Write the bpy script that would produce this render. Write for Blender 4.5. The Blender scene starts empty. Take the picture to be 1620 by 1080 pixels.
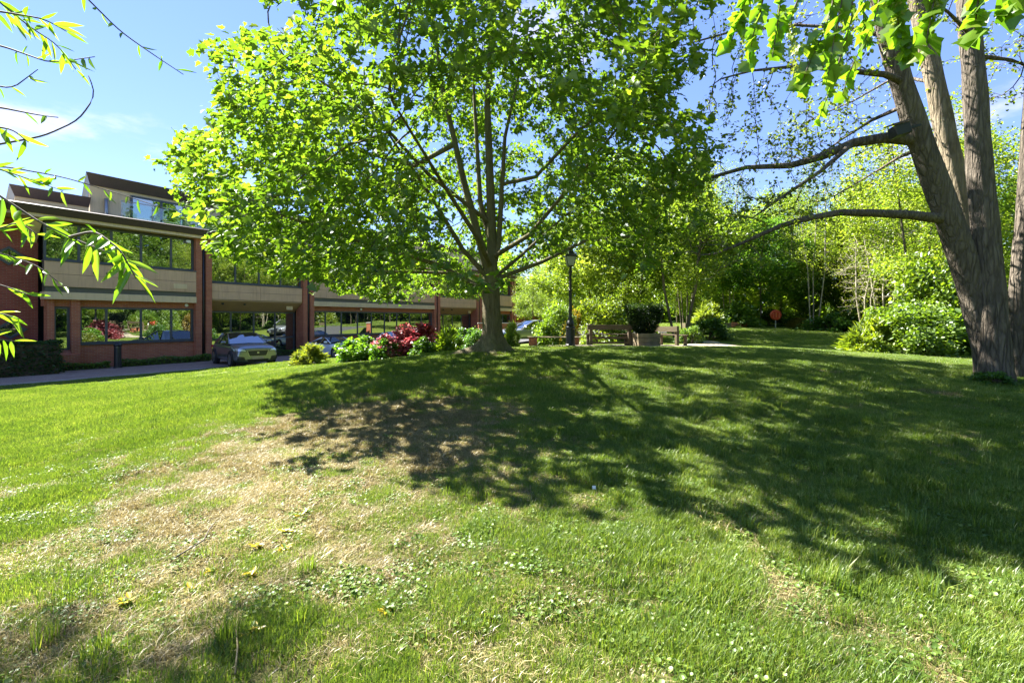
import bpy, bmesh, math, random
import numpy as np
from mathutils import Vector, Matrix, Euler
R = math.radians
random.seed(7)
rng = np.random.default_rng(11)
scene = bpy.context.scene
col = scene.collection

# ------------------------------------------------------------------ camera, sky, sun, exposure
FPX, CX, HY = 742.0, 810.0, 505.0          # focal length in photo pixels, principal column, horizon row
CAM_H = 1.6
cam_data = bpy.data.cameras.new('camera')
cam = bpy.data.objects.new('camera', cam_data); col.objects.link(cam)
cam_data.sensor_width = 36.0
cam_data.lens = FPX / 1620.0 * 36.0
cam_data.shift_y = -(540.0 - HY) / 1620.0
cam_data.clip_start = 0.05; cam_data.clip_end = 3000
cam.location = (0, 0, CAM_H); cam.rotation_euler = (R(90), 0, 0)
scene.camera = cam

SUN_AZ, SUN_EL = -53.0, 46.5               # degrees left of the view direction, and above the horizon
world = bpy.data.worlds.new('World'); scene.world = world; world.use_nodes = True
wt = world.node_tree; wt.nodes.clear()
sky = wt.nodes.new('ShaderNodeTexSky'); sky.sky_type = 'NISHITA'; sky.sun_disc = False
sky.sun_elevation = R(SUN_EL); sky.sun_rotation = R(SUN_AZ)
sky.air_density = 0.7; sky.dust_density = 0.0; sky.ozone_density = 3.0; sky.altitude = 50
bg = wt.nodes.new('ShaderNodeBackground'); bg.inputs['Strength'].default_value = 0.108
wo = wt.nodes.new('ShaderNodeOutputWorld')
# thin fair-weather clouds on a flat layer overhead
tc = wt.nodes.new('ShaderNodeTexCoord'); sep = wt.nodes.new('ShaderNodeSeparateXYZ')
wt.links.new(tc.outputs['Generated'], sep.inputs[0])
def wmath(op, a, b=None, c=None):
    n = wt.nodes.new('ShaderNodeMath'); n.operation = op
    for i, v in enumerate((a, b, c)):
        if v is None: continue
        if isinstance(v, (int, float)): n.inputs[i].default_value = v
        else: wt.links.new(v, n.inputs[i])
    return n.outputs[0]
den = wmath('ADD', wmath('MAXIMUM', sep.outputs['Z'], 0.0), 0.10)
comb = wt.nodes.new('ShaderNodeCombineXYZ')
wt.links.new(wmath('DIVIDE', sep.outputs['X'], den), comb.inputs[0])
wt.links.new(wmath('DIVIDE', sep.outputs['Y'], den), comb.inputs[1])
comb.inputs[2].default_value = 19.7
nz = wt.nodes.new('ShaderNodeTexNoise'); nz.inputs['Scale'].default_value = 1.05
nz.inputs['Detail'].default_value = 7; nz.inputs['Roughness'].default_value = 0.58
wt.links.new(comb.outputs[0], nz.inputs['Vector'])
mr = wt.nodes.new('ShaderNodeMapRange'); mr.interpolation_type = 'SMOOTHSTEP'
mr.inputs['From Min'].default_value = 0.57; mr.inputs['From Max'].default_value = 0.76
wt.links.new(nz.outputs['Fac'], mr.inputs['Value'])
mixc = wt.nodes.new('ShaderNodeMix'); mixc.data_type = 'RGBA'
wt.links.new(wmath('MULTIPLY', mr.outputs[0], 0.75), mixc.inputs['Factor'])
hs = wt.nodes.new('ShaderNodeHueSaturation'); hs.inputs['Saturation'].default_value = 1.4; hs.inputs['Hue'].default_value = 0.522; gm = wt.nodes.new('ShaderNodeGamma'); gm.inputs[1].default_value = 0.60; wt.links.new(sky.outputs[0], gm.inputs[0]); wt.links.new(gm.outputs[0], hs.inputs['Color']); wt.links.new(hs.outputs[0], mixc.inputs['A']); mixc.inputs['B'].default_value = (2.6, 2.4, 2.65, 1)
wt.links.new(mixc.outputs['Result'], bg.inputs['Color']); wt.links.new(bg.outputs[0], wo.inputs[0])

sun_data = bpy.data.lights.new('sun', 'SUN'); sun_data.energy = 5.0; sun_data.angle = R(0.53)
sun_data.color = (1.0, 0.95, 0.87)
sun = bpy.data.objects.new('sun', sun_data); col.objects.link(sun)
SUN_DIR = Vector((math.sin(R(SUN_AZ)) * math.cos(R(SUN_EL)), math.cos(R(SUN_AZ)) * math.cos(R(SUN_EL)), math.sin(R(SUN_EL))))
sun.rotation_euler = SUN_DIR.to_track_quat('Z', 'Y').to_euler(); sun.location = (-30, 30, 40)

vs = scene.view_settings
vs.view_transform = 'Standard'; vs.look = 'None'; vs.gamma = 1.0; vs.use_curve_mapping = False
vs.exposure = 2.6
scene.render.engine = 'CYCLES'
cy = scene.cycles
cy.use_denoising = True; cy.max_bounces = 7; cy.diffuse_bounces = 4; cy.glossy_bounces = 3
cy.transmission_bounces = 5; cy.transparent_max_bounces = 8; cy.sample_clamp_indirect = 6
cy.caustics_reflective = False; cy.caustics_refractive = False
scene.render.filter_size = 1.2

def at(x, y, Y):
    """photo pixel at depth Y -> a point of the place"""
    return np.array(((x - CX) / FPX * Y, Y, CAM_H + (HY - y) / FPX * Y))

# ------------------------------------------------------------------ helpers
def tag(o, label=None, cat=None, group=None, kind=None):
    if label: o['label'] = label
    if cat: o['category'] = cat
    if group: o['group'] = group
    if kind: o['kind'] = kind
    return o
def link(o, parent=None):
    col.objects.link(o)
    if parent is not None: o.parent = parent
    return o
def empty(name, loc=(0, 0, 0), rz=0.0):
    o = bpy.data.objects.new(name, None); o.location = loc; o.rotation_euler = (0, 0, rz)
    o.empty_display_size = 0.3
    return link(o)
def children(o): return list(o.children)
def copy_tree(o, parent=None):
    kids = children(o)
    c = o.copy(); col.objects.link(c); c.parent = parent
    for k in kids: copy_tree(k, c)
    return c
def fast_mesh(name, V, loops, starts, smooth=False):
    me = bpy.data.meshes.new(name)
    V = np.ascontiguousarray(V, dtype=np.float32); loops = np.ascontiguousarray(loops, dtype=np.int32)
    starts = np.ascontiguousarray(starts, dtype=np.int32)
    me.vertices.add(len(V)); me.vertices.foreach_set('co', V.ravel())
    me.loops.add(len(loops)); me.loops.foreach_set('vertex_index', loops)
    me.polygons.add(len(starts)); me.polygons.foreach_set('loop_start', starts)
    if smooth: me.polygons.foreach_set('use_smooth', np.ones(len(starts), dtype=bool))
    me.update(calc_edges=True)
    return me
def add_attr(me, name, vals):
    a = me.attributes.new(name, 'FLOAT', 'POINT'); a.data.foreach_set('value', np.ascontiguousarray(vals, dtype=np.float32))
class MB:
    """collects shapes, then links them as ONE mesh object"""
    def __init__(s): s.v = []; s.f = []
    def add(s, vs_, fs):
        b = len(s.v); s.v += [tuple(p) for p in vs_]; s.f += [tuple(b + i for i in f) for f in fs]; return s
    def box(s, x0, x1, y0, y1, z0, z1):
        return s.add([(x0, y0, z0), (x1, y0, z0), (x1, y1, z0), (x0, y1, z0), (x0, y0, z1), (x1, y0, z1), (x1, y1, z1), (x0, y1, z1)],
                     [(0, 3, 2, 1), (4, 5, 6, 7), (0, 1, 5, 4), (1, 2, 6, 5), (2, 3, 7, 6), (3, 0, 4, 7)])
    def prism(s, pts, h0, h1, axis='x'):
        """extrude a 2D outline: axis 'x' -> pts are (y,z); 'y' -> (x,z); 'z' -> (x,y)"""
        def m(p, h): return {'x': (h, p[0], p[1]), 'y': (p[0], h, p[1]), 'z': (p[0], p[1], h)}[axis]
        n = len(pts)
        V = [m(p, h0) for p in pts] + [m(p, h1) for p in pts]
        F = [tuple(range(n - 1, -1, -1)), tuple(range(n, 2 * n))] + [(i, (i + 1) % n, n + (i + 1) % n, n + i) for i in range(n)]
        return s.add(V, F)
    def lathe(s, prof, n=16, c=(0, 0), axis='z', off=0):
        V = []; F = []
        for r, h in prof:
            for k in range(n):
                a = 2 * math.pi * k / n
                p, q = r * math.cos(a), r * math.sin(a)
                V.append({'z': (c[0] + p, c[1] + q, h), 'y': (c[0] + p, h, c[1] + q), 'x': (h, c[0] + p, c[1] + q)}[axis])
        m = len(prof)
        for i in range(m - 1):
            for k in range(n):
                F.append((i * n + k, i * n + (k + 1) % n, (i + 1) * n + (k + 1) % n, (i + 1) * n + k))
        F.append(tuple(range(n - 1, -1, -1))); F.append(tuple((m - 1) * n + k for k in range(n)))
        return s.add(V, F)
    def tube(s, P, rad, n=8):
        P = [np.array(p, float) for p in P]; V = []; F = []
        if isinstance(rad, (int, float)): rad = [rad] * len(P)
        for i, p in enumerate(P):
            t = P[min(i + 1, len(P) - 1)] - P[max(i - 1, 0)]; t /= np.linalg.norm(t) + 1e-9
            a = np.cross(t, (0.31, 0.22, 0.93) if abs(t[2]) < .9 else (1, 0.1, 0)); a /= np.linalg.norm(a); b = np.cross(t, a)
            for k in range(n):
                w = 2 * math.pi * k / n; V.append(p + rad[i] * (math.cos(w) * a + math.sin(w) * b))
        for i in range(len(P) - 1):
            for k in range(n): F.append((i * n + k, i * n + (k + 1) % n, (i + 1) * n + (k + 1) % n, (i + 1) * n + k))
        F.append(tuple(range(n - 1, -1, -1))); F.append(tuple((len(P) - 1) * n + k for k in range(n)))
        return s.add(V, F)
    def build(s, name, m, parent=None, bevel=0.0, smooth=False, seg=1):
        me = bpy.data.meshes.new(name); me.from_pydata([tuple(map(float, p)) for p in s.v], [], s.f)
        bm = bmesh.new(); bm.from_mesh(me); bmesh.ops.recalc_face_normals(bm, faces=bm.faces)
        if bevel > 0: bmesh.ops.bevel(bm, geom=bm.edges[:], offset=bevel, segments=seg, affect='EDGES', clamp_overlap=True)
        bm.to_mesh(me); bm.free()
        if smooth: me.polygons.foreach_set('use_smooth', np.ones(len(me.polygons), dtype=bool))
        if m is not None: me.materials.append(m)
        return link(bpy.data.objects.new(name, me), parent)
def box(name, m, parent, *b, bevel=0.0): return MB().box(*b).build(name, m, parent, bevel)

# ------------------------------------------------------------------ materials
class NT:
    def __init__(s, name):
        s.m = bpy.data.materials.new(name); s.m.use_nodes = True; s.t = s.m.node_tree; s.t.nodes.clear()
        s.out = s.t.nodes.new('ShaderNodeOutputMaterial')
    def n(s, typ, **kw):
        nd = s.t.nodes.new(typ)
        for k, v in kw.items(): setattr(nd, k, v)
        return nd
    def set(s, sock, v):
        if hasattr(v, 'is_output') or isinstance(v, bpy.types.NodeSocket): s.t.links.new(v, sock)
        elif isinstance(v, (tuple, list)) and len(v) == 3 and sock.type == 'RGBA': sock.default_value = (*v, 1)
        else: sock.default_value = v
    def coord(s, kind='Object', scale=(1, 1, 1), rot=(0, 0, 0)):
        tc_ = s.n('ShaderNodeTexCoord'); mp = s.n('ShaderNodeMapping')
        mp.inputs['Scale'].default_value = scale; mp.inputs['Rotation'].default_value = rot
        s.t.links.new(tc_.outputs[kind], mp.inputs[0]); return mp.outputs[0]
    def pos(s, scale=(1, 1, 1)):
        g = s.n('ShaderNodeNewGeometry'); mp = s.n('ShaderNodeMapping'); mp.inputs['Scale'].default_value = scale
        s.t.links.new(g.outputs['Position'], mp.inputs[0]); return mp.outputs[0]
    def noise(s, vec, scale=5, detail=4, rough=.55, dist=0, out='Fac'):
        nd = s.n('ShaderNodeTexNoise')
        nd.inputs['Scale'].default_value = scale; nd.inputs['Detail'].default_value = detail
        nd.inputs['Roughness'].default_value = rough; nd.inputs['Distortion'].default_value = dist
        if vec is not None: s.t.links.new(vec, nd.inputs['Vector'])
        return nd.outputs[out]
    def ramp(s, fac, stops, interp='LINEAR'):
        nd = s.n('ShaderNodeValToRGB'); nd.color_ramp.interpolation = interp; e = nd.color_ramp.elements
        while len(e) < len(stops): e.new(0.5)
        for el, (p, c) in zip(e, stops): el.position = p; el.color = (*c, 1) if len(c) == 3 else c
        s.set(nd.inputs[0], fac); return nd.outputs[0]
    def mix(s, fac, a, b, blend='MIX'):
        nd = s.n('ShaderNodeMix', data_type='RGBA', blend_type=blend)
        s.set(nd.inputs['Factor'], fac); s.set(nd.inputs['A'], a); s.set(nd.inputs['B'], b); return nd.outputs['Result']
    def math(s, op, a, b=0.0):
        nd = s.n('ShaderNodeMath', operation=op); s.set(nd.inputs[0], a); s.set(nd.inputs[1], b); return nd.outputs[0]
    def range(s, v, a, b, c=0.0, d=1.0):
        nd = s.n('ShaderNodeMapRange'); s.set(nd.inputs['Value'], v)
        for k, x in zip(('From Min', 'From Max', 'To Min', 'To Max'), (a, b, c, d)): nd.inputs[k].default_value = x
        return nd.outputs[0]
    def attr(s, name, out='Fac'):
        nd = s.n('ShaderNodeAttribute', attribute_name=name); return nd.outputs[out]
    def bump(s, h, strength=.3, dist=.02):
        nd = s.n('ShaderNodeBump'); nd.inputs['Strength'].default_value = strength; nd.inputs['Distance'].default_value = dist
        s.t.links.new(h, nd.inputs['Height']); return nd.outputs[0]
    def principled(s, color, rough=.6, normal=None, metal=0.0, spec=.5, **kw):
        b = s.n('ShaderNodeBsdfPrincipled'); s.set(b.inputs['Base Color'], color); s.set(b.inputs['Roughness'], rough)
        b.inputs['Metallic'].default_value = metal; b.inputs['Specular IOR Level'].default_value = spec
        for k, v in kw.items(): s.set(b.inputs[k.replace('_', ' ')], v)
        if normal is not None: s.t.links.new(normal, b.inputs['Normal'])
        s.t.links.new(b.outputs[0], s.out.inputs[0]); return s.m

def simple(name, c, rough=.6, var=.12, scale=6.0, metal=0.0, bump=0.0, spec=.5, **kw):
    t = NT(name); v = t.coord('Object')
    n = t.noise(v, scale, 5, .6)
    dark = tuple(x * (1 - var) for x in c); lite = tuple(min(1, x * (1 + var)) for x in c)
    cc = t.ramp(n, [(.3, dark), (.7, lite)])
    nm = t.bump(t.noise(v, scale * 12, 4), bump, .01) if bump else None
    return t.principled(cc, rough, nm, metal, spec, **kw)

def streaky(name, c, rough, grime=.45):
    """painted or clad surface with faint rain streaks and grime"""
    t = NT(name); n = t.noise(t.coord('Object'), 1.1, 5, .6); st = t.noise(t.coord('Object', (5, 5, .35)), 1.6, 5, .7)
    cc = t.ramp(n, [(.3, tuple(x * .9 for x in c)), (.7, tuple(min(1, x * 1.08) for x in c))])
    cc = t.mix(t.range(st, .48, .75, 0, grime), cc, tuple(x * .45 for x in c))
    return t.principled(cc, rough, t.bump(t.noise(t.coord('Object'), 40, 3), .08, .01))

def brick_mat(name, c1, c2, mortar):
    t = NT(name); tc_ = t.n('ShaderNodeTexCoord'); sp = t.n('ShaderNodeSeparateXYZ'); t.t.links.new(tc_.outputs['Object'], sp.inputs[0])
    cb = t.n('ShaderNodeCombineXYZ'); t.t.links.new(t.math('ADD', sp.outputs[0], sp.outputs[1]), cb.inputs[0]); t.t.links.new(sp.outputs[2], cb.inputs[1])
    b = t.n('ShaderNodeTexBrick'); b.inputs['Scale'].default_value = 1; b.inputs['Brick Width'].default_value = .225
    b.inputs['Row Height'].default_value = .075; b.inputs['Mortar Size'].default_value = .006; b.inputs['Bias'].default_value = 0
    t.set(b.inputs['Color1'], c1); t.set(b.inputs['Color2'], c2); t.set(b.inputs['Mortar'], mortar)
    t.t.links.new(cb.outputs[0], b.inputs['Vector'])
    n = t.noise(tc_.outputs['Object'], 1.3, 5, .65)
    cc = t.mix(t.range(n, .35, .75, 0, .45), b.outputs['Color'], tuple(x * .55 for x in c1))
    h = t.math('ADD', t.math('MULTIPLY', b.outputs['Fac'], -1.0), t.math('MULTIPLY', t.noise(tc_.outputs['Object'], 60, 3), .4))
    return t.principled(cc, .85, t.bump(h, .5, .008), spec=.25)

def bark_mat(name, c_dark, c_mid, c_light, sc=1.0, ridge=1.0, moss=None):
    t = NT(name); v = t.coord('Object', (9 * sc, 9 * sc, 1.6 * sc)); w = t.coord('Object')
    n1 = t.noise(v, 1.6, 8, .68, .6); n2 = t.noise(w, 1.1, 4, .6); n3 = t.noise(w, 22 * sc, 5, .7)
    vo = t.n('ShaderNodeTexVoronoi', feature='DISTANCE_TO_EDGE'); vo.inputs['Scale'].default_value = 1.5
    wv = t.n('ShaderNodeVectorMath', operation='ADD'); t.t.links.new(v, wv.inputs[0])
    nv = t.n('ShaderNodeTexNoise'); nv.inputs['Scale'].default_value = 1.2; nv.inputs['Detail'].default_value = 4; t.t.links.new(v, nv.inputs['Vector'])
    t.t.links.new(nv.outputs['Color'], wv.inputs[1]); t.t.links.new(wv.outputs[0], vo.inputs['Vector'])
    crack = t.range(vo.outputs['Distance'], 0.0, .22)
    c = t.ramp(n1, [(.28, c_dark), (.5, c_mid), (.74, c_light)])
    c = t.mix(t.math('MULTIPLY', t.math('SUBTRACT', 1.0, crack), .55 * ridge), c, tuple(x * .4 for x in c_dark))
    c = t.mix(t.range(n2, .42, .68, 0, .55), c, moss if moss else tuple(x * 1.35 for x in c_light))
    h = t.math('ADD', t.math('MULTIPLY', crack, ridge), t.math('ADD', n1, t.math('MULTIPLY', n3, .5)))
    return t.principled(c, .92, t.bump(h, .8, .03), spec=.2)

def leaf_mat(name, stops, trans, tfac=.5, gloss=.07, rough=.38):
    """stops: colours across the 'tint' attribute; Object Info colour multiplies"""
    t = NT(name); tint = t.attr('tint'); oi = t.n('ShaderNodeObjectInfo')
    k = len(stops); base = t.ramp(tint, [(i / (k - 1), c) for i, c in enumerate(stops)])
    base = t.mix(1.0, base, oi.outputs['Color'], 'MULTIPLY')
    d = t.n('ShaderNodeBsdfDiffuse'); t.set(d.inputs['Color'], base)
    tr = t.n('ShaderNodeBsdfTranslucent'); t.set(tr.inputs['Color'], t.mix(1.0, base, trans, 'MULTIPLY'))
    g = t.n('ShaderNodeBsdfGlossy'); g.inputs['Roughness'].default_value = rough; g.inputs['Color'].default_value = (.9, .95, 1, 1)
    m1 = t.n('ShaderNodeMixShader'); m1.inputs[0].default_value = tfac; t.t.links.new(d.outputs[0], m1.inputs[1]); t.t.links.new(tr.outputs[0], m1.inputs[2])
    m2 = t.n('ShaderNodeMixShader'); m2.inputs[0].default_value = gloss; t.t.links.new(m1.outputs[0], m2.inputs[1]); t.t.links.new(g.outputs[0], m2.inputs[2])
    t.t.links.new(m2.outputs[0], t.out.inputs[0]); return t.m

M = {}
M['brick'] = brick_mat('red_brick', (.45, .15, .075), (.36, .105, .055), (.38, .27, .19))
M['brick_dark'] = brick_mat('dark_red_brick', (.34, .085, .055), (.26, .06, .042), (.28, .18, .13))
M['panel'] = streaky('tan_cladding', (.57, .36, .215), .55)
M['cream'] = streaky('cream_render', (.64, .48, .28), .8, .35)
M['soffit'] = simple('tan_soffit', (.40, .26, .15), .7, .08, 1.5)
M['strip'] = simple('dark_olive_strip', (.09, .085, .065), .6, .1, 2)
M['fascia'] = streaky('brown_fascia', (.075, .050, .044), .5)
M['frame'] = simple('grey_frame', (.07, .075, .085), .45, .08, 3)
M['metal_grey'] = simple('grey_metal', (.32, .33, .34), .4, .1, 4, metal=.7)
M['rooftile'] = simple('grey_roof_felt', (.30, .28, .26), .9, .2, 4, bump=.3)
M['white'] = simple('white_paint', (.78, .78, .76), .5, .05, 3)
M['black'] = simple('black_paint', (.018, .019, .021), .42, .25, 6)
M['interior'] = simple('room_dark', (.03, .03, .032), .9, .2, 2)
def glass_mat(name, refl, tintc, base=(.012, .016, .016)):
    t = NT(name); g = t.n('ShaderNodeBsdfGlossy'); g.inputs['Roughness'].default_value = .012; t.set(g.inputs['Color'], tintc)
    d = t.n('ShaderNodeBsdfDiffuse'); t.set(d.inputs['Color'], base)
    w = t.noise(t.coord('Object'), .7, 2); t.t.links.new(t.bump(w, .05, .05), g.inputs['Normal'])
    fr = t.n('ShaderNodeFresnel'); fr.inputs['IOR'].default_value = 1.5
    f = t.math('ADD', refl, t.math('MULTIPLY', fr.outputs[0], 1 - refl))
    m = t.n('ShaderNodeMixShader'); t.set(m.inputs[0], f); t.t.links.new(d.outputs[0], m.inputs[1]); t.t.links.new(g.outputs[0], m.inputs[2])
    t.t.links.new(m.outputs[0], t.out.inputs[0]); return t.m
M['glass'] = glass_mat('window_glass', .38, (.85, .92, .88))
M['carglass'] = glass_mat('car_glass', .25, (.9, .95, 1))
def clear_glass(name):
    t = NT(name); g = t.n('ShaderNodeBsdfGlossy'); g.inputs['Roughness'].default_value = .01
    tp = t.n('ShaderNodeBsdfTransparent'); tp.inputs['Color'].default_value = (.78, .9, .87, 1)
    fr = t.n('ShaderNodeFresnel'); fr.inputs['IOR'].default_value = 1.5
    m = t.n('ShaderNodeMixShader'); t.set(m.inputs[0], t.math('ADD', fr.outputs[0], .06)); t.t.links.new(tp.outputs[0], m.inputs[1]); t.t.links.new(g.outputs[0], m.inputs[2])
    t.t.links.new(m.outputs[0], t.out.inputs[0]); return t.m
M['clear'] = clear_glass('balustrade_glass')
t = NT('opal_glass'); d_ = t.n('ShaderNodeBsdfDiffuse'); d_.inputs['Color'].default_value = (.8, .82, .82, 1)
tr_ = t.n('ShaderNodeBsdfTranslucent'); tr_.inputs['Color'].default_value = (.8, .84, .86, 1)
m_ = t.n('ShaderNodeMixShader'); m_.inputs[0].default_value = .6; t.t.links.new(d_.outputs[0], m_.inputs[1]); t.t.links.new(tr_.outputs[0], m_.inputs[2])
t.t.links.new(m_.outputs[0], t.out.inputs[0]); M['opal'] = t.m

def timber(name, c):
    t = NT(name); v = t.coord('Object', (3, 22, 22)); n = t.noise(v, 1.5, 6, .65, .4); n2 = t.noise(t.coord('Object'), 3.2, 4)
    cc = t.ramp(n, [(.3, tuple(x * .5 for x in c)), (.7, tuple(x * 1.25 for x in c))])
    cc = t.mix(t.range(n2, .45, .72, 0, .6), cc, (.07, .085, .03))
    return t.principled(cc, .85, t.bump(n, .5, .01), spec=.25)
M['timber'] = timber('weathered_timber', (.13, .095, .06))
M['timber_pale'] = timber('pale_timber', (.24, .19, .12))
M['bark_maple'] = bark_mat('maple_bark', (.075, .060, .035), (.15, .125, .07), (.22, .19, .11), .8, .35, (.12, .13, .04))
M['bark_alder'] = bark_mat('rugged_bark', (.06, .049, .038), (.135, .112, .086), (.22, .19, .15), .9, 1.0, (.165, .14, .105))
M['bark_pale'] = bark_mat('pale_bark', (.17, .145, .10), (.32, .28, .21), (.46, .42, .33), .9, .6)
M['bark_tan_sunlit'] = bark_mat('sunlit_tan_bark', (.09, .07, .045), (.18, .145, .095), (.28, .235, .16), .9, .8)  # rear stem's bark, with its sunlight put into the lighter colour
M['bark_bg'] = bark_mat('plain_bark', (.06, .05, .035), (.12, .10, .07), (.18, .155, .11), .6, .5)
M['twig'] = simple('brown_twig', (.085, .065, .045), .85, .3, 8)
M['lf_maple'] = leaf_mat('maple_leaf', [(.07, .13, .012), (.12, .195, .017), (.175, .25, .024), (.26, .30, .035)], (1.30, 1.46, .65), .56, .03, .45)
M['lf_alder'] = leaf_mat('small_leaf', [(.08, .13, .016), (.15, .20, .025), (.23, .27, .04)], (1.6, 1.6, .6), .62, .03)
M['lf_bg'] = leaf_mat('tree_leaf', [(.065, .12, .015), (.14, .21, .024), (.23, .29, .04)], (1.28, 1.38, .8), .6, .03)
M['lf_bush'] = leaf_mat('bush_leaf', [(.045, .09, .012), (.11, .18, .022), (.19, .26, .035)], (1.4, 1.4, .6), .5, .045, .45)
M['lf_red'] = leaf_mat('red_leaf', [(.12, .014, .022), (.27, .035, .05), (.42, .14, .15)], (1.5, 1.1, 1.0), .45, .05, .5)
M['lf_dark'] = leaf_mat('evergreen_leaf', [(.014, .030, .008), (.030, .060, .014), (.065, .105, .024)], (1.2, 1.3, .6), .3, .03)
M['lf_near'] = leaf_mat('near_leaf', [(.095, .19, .014), (.16, .265, .02), (.23, .31, .03)], (1.28, 1.5, .55), .64, .04, .35)
M['grass'] = None

# ------------------------------------------------------------------ the lie of the land
F0 = np.array((-21.25, 21.3)); FD = np.array((.535, .845)); FN = np.array((.845, -.535))   # the facade: left end, along it, out of it
DRIVE_Z = -0.76
CTRL = np.array([(0, 0, 0), (0, 2, 0), (-3, 2.5, -.05), (3, 2.5, 0), (-8, 6, -.38), (-6, 4, -.22), (-19, 17.5, -.76), (-14.9, 22, -.62), (-24, 16, -.76),
    (-.5, 13, .72), (2, 16.4, .65), (3.6, 17.5, .6), (5.2, 17.7, .58), (-4.3, 17, .12), (-8.4, 18.5, -.22), (-12, 18, -.52), (.7, 32, 0), (-3, 24, -.1), (7, 30, .5),
    (12, 28, .5), (20, 40, 1.1), (15, 40, 1.25), (10, 40, 1.05), (22, 30, .65), (18, 20, .38), (14, 16, .32), (9.2, 9, .45), (9, 5, .28), (12, 12, .40),
    (8, 14, .66), (1.2, 14.4, .66), (3, 14.8, .64), (4.6, 15.2, .62), (6, 10, .6), (3, 8, .42), (-3, 8, .22), (-6, 11, .02), (-10, 12, -.38), (30, 20, .4), (40, 50, 1.3), (0, 60, .1), (60, 20, .5), (-40, 8, -.76),
    (0, -20, 0), (30, -10, 0), (-20, -10, -.5), (-20, 5, -.65), (9, 22, .42), (11, 24, .36)], float)
def vnoise(x, y, f, seed):
    """smooth value noise in [0,1]"""
    r_ = np.random.default_rng(seed); T = r_.random((64, 64)); x = np.asarray(x) * f + 1000; y = np.asarray(y) * f + 1000
    i = np.floor(x).astype(int); j = np.floor(y).astype(int); a = x - i; b = y - j; a = a * a * (3 - 2 * a); b = b * b * (3 - 2 * b)
    g = lambda p, q: T[p % 64, q % 64]
    return (g(i, j) * (1 - a) + g(i + 1, j) * a) * (1 - b) + (g(i, j + 1) * (1 - a) + g(i + 1, j + 1) * a) * b
def _U(r2): return np.where(r2 > 1e-9, .5 * r2 * np.log(np.maximum(r2, 1e-9)), 0)
def _fit():
    P = CTRL[:, :2]; n = len(P)
    K = _U(((P[:, None] - P[None]) ** 2).sum(-1)) + np.eye(n) * 1.5
    A = np.zeros((n + 3, n + 3)); A[:n, :n] = K; A[:n, n] = 1; A[:n, n + 1:] = P; A[n, :n] = 1; A[n + 1:, :n] = P.T
    return np.linalg.solve(A, np.concatenate([CTRL[:, 2], np.zeros(3)]))
_W = _fit()
def sm(a, b, x): t_ = np.clip((x - a) / (b - a), 0, 1); return t_ * t_ * (3 - 2 * t_)
def H(x, y):
    x = np.asarray(x, float); y = np.asarray(y, float); shp = x.shape
    q = np.stack([x.ravel(), y.ravel()], 1); z = np.empty(len(q)); P = CTRL[:, :2]; n = len(P)
    for i in range(0, len(q), 20000):
        c = q[i:i + 20000]
        z[i:i + 20000] = _U(((c[:, None] - P[None]) ** 2).sum(-1)) @ _W[:n] + _W[n] + c @ _W[n + 1:]
    far = sm(45, 90, np.hypot(q[:, 0] - 5, q[:, 1] - 20)); z = z * (1 - far) + .4 * far
    near_ = 1 - sm(9, 20, np.hypot(q[:, 0], q[:, 1])); z += near_ * (.035 * (vnoise(q[:, 0], q[:, 1], 3.1, 71) - .5) + .05 * (vnoise(q[:, 0], q[:, 1], 1.3, 72) - .5))
    z += .018 * np.sin(q[:, 0] * 2.1 + .7 * np.sin(q[:, 1] * 1.3)) * np.sin(q[:, 1] * 1.7 + 1.1) + .012 * np.sin(q[:, 0] * 4.7 + 1) * np.sin(q[:, 1] * 5.3)
    s = (q - F0) @ FN; u = (q - F0) @ FD
    flat = (1 - sm(4.6, 8.5, s)) * sm(-60, -40, u) * (1 - sm(60, 80, u)) * sm(-60, -40, s)
    z = z * (1 - flat) + DRIVE_Z * flat
    return z.reshape(shp)
def h1(x, y): return float(H(np.array([x]), np.array([y]))[0])
def dryness(x, y):
    """where the turf is worn and strawy"""
    n = .6 * vnoise(x, y, .9, 1) + .4 * vnoise(x, y, 2.6, 2)
    dx = (x + 2.0) - .04 * (y - 5.6); e = np.hypot(dx / 2.4, (y - 5.5) / 3.3)
    d = 1.15 * (1 - sm(.35, 1.25, e + .55 * (n - .5)))
    e2 = np.hypot((x + .4) / 2.6, (y - 9.2) / 2.2); d = np.maximum(d, .28 * (1 - sm(.3, 1.1, e2 + .8 * (n - .5))))
    e3 = np.hypot((x + 2.6) / 2.0, (y - 2.6) / 1.4); d = np.maximum(d, .62 * (1 - sm(.4, 1.3, e3 + .9 * (n - .5))))
    d = np.maximum(d, (.62 * sm(.30, .62, n)) * (1 - sm(-1.2, 2.2, x + .5 * (n - .5))) * (1 - sm(5.5, 9.5, y)) * sm(-.95, -.55, x / np.maximum(y, .5) + .10 * (n - .5) + .12 * (y < 4)))
    d = np.maximum(d, .5 * sm(.62, .8, n) * (1 - sm(10, 16, np.hypot(x, y))))
    d = np.maximum(d, .8 * (1 - sm(.6, 1.8, np.hypot(x + .2, y - 12.6) + .8 * (n - .5))))
    return np.clip(d, 0, 1)
def gaps(a, b, n): return np.linspace(a, b, n, endpoint=False)
def geo(a, b, n): return a + (b - a) * (np.linspace(0, 1, n) ** 3)
gx = np.concatenate([geo(-30, -700, 16)[:0:-1], gaps(-30, 45, 230), geo(45, 700, 16)])
gy = np.concatenate([geo(-8, -400, 12)[:0:-1], gaps(-8, 16, 110), gaps(16, 70, 110), geo(70, 1200, 18)])
GX, GY = np.meshgrid(gx, gy); GZ = H(GX, GY)
nx_, ny_ = len(gx), len(gy)
idx = np.arange(nx_ * ny_).reshape(ny_, nx_)
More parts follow.
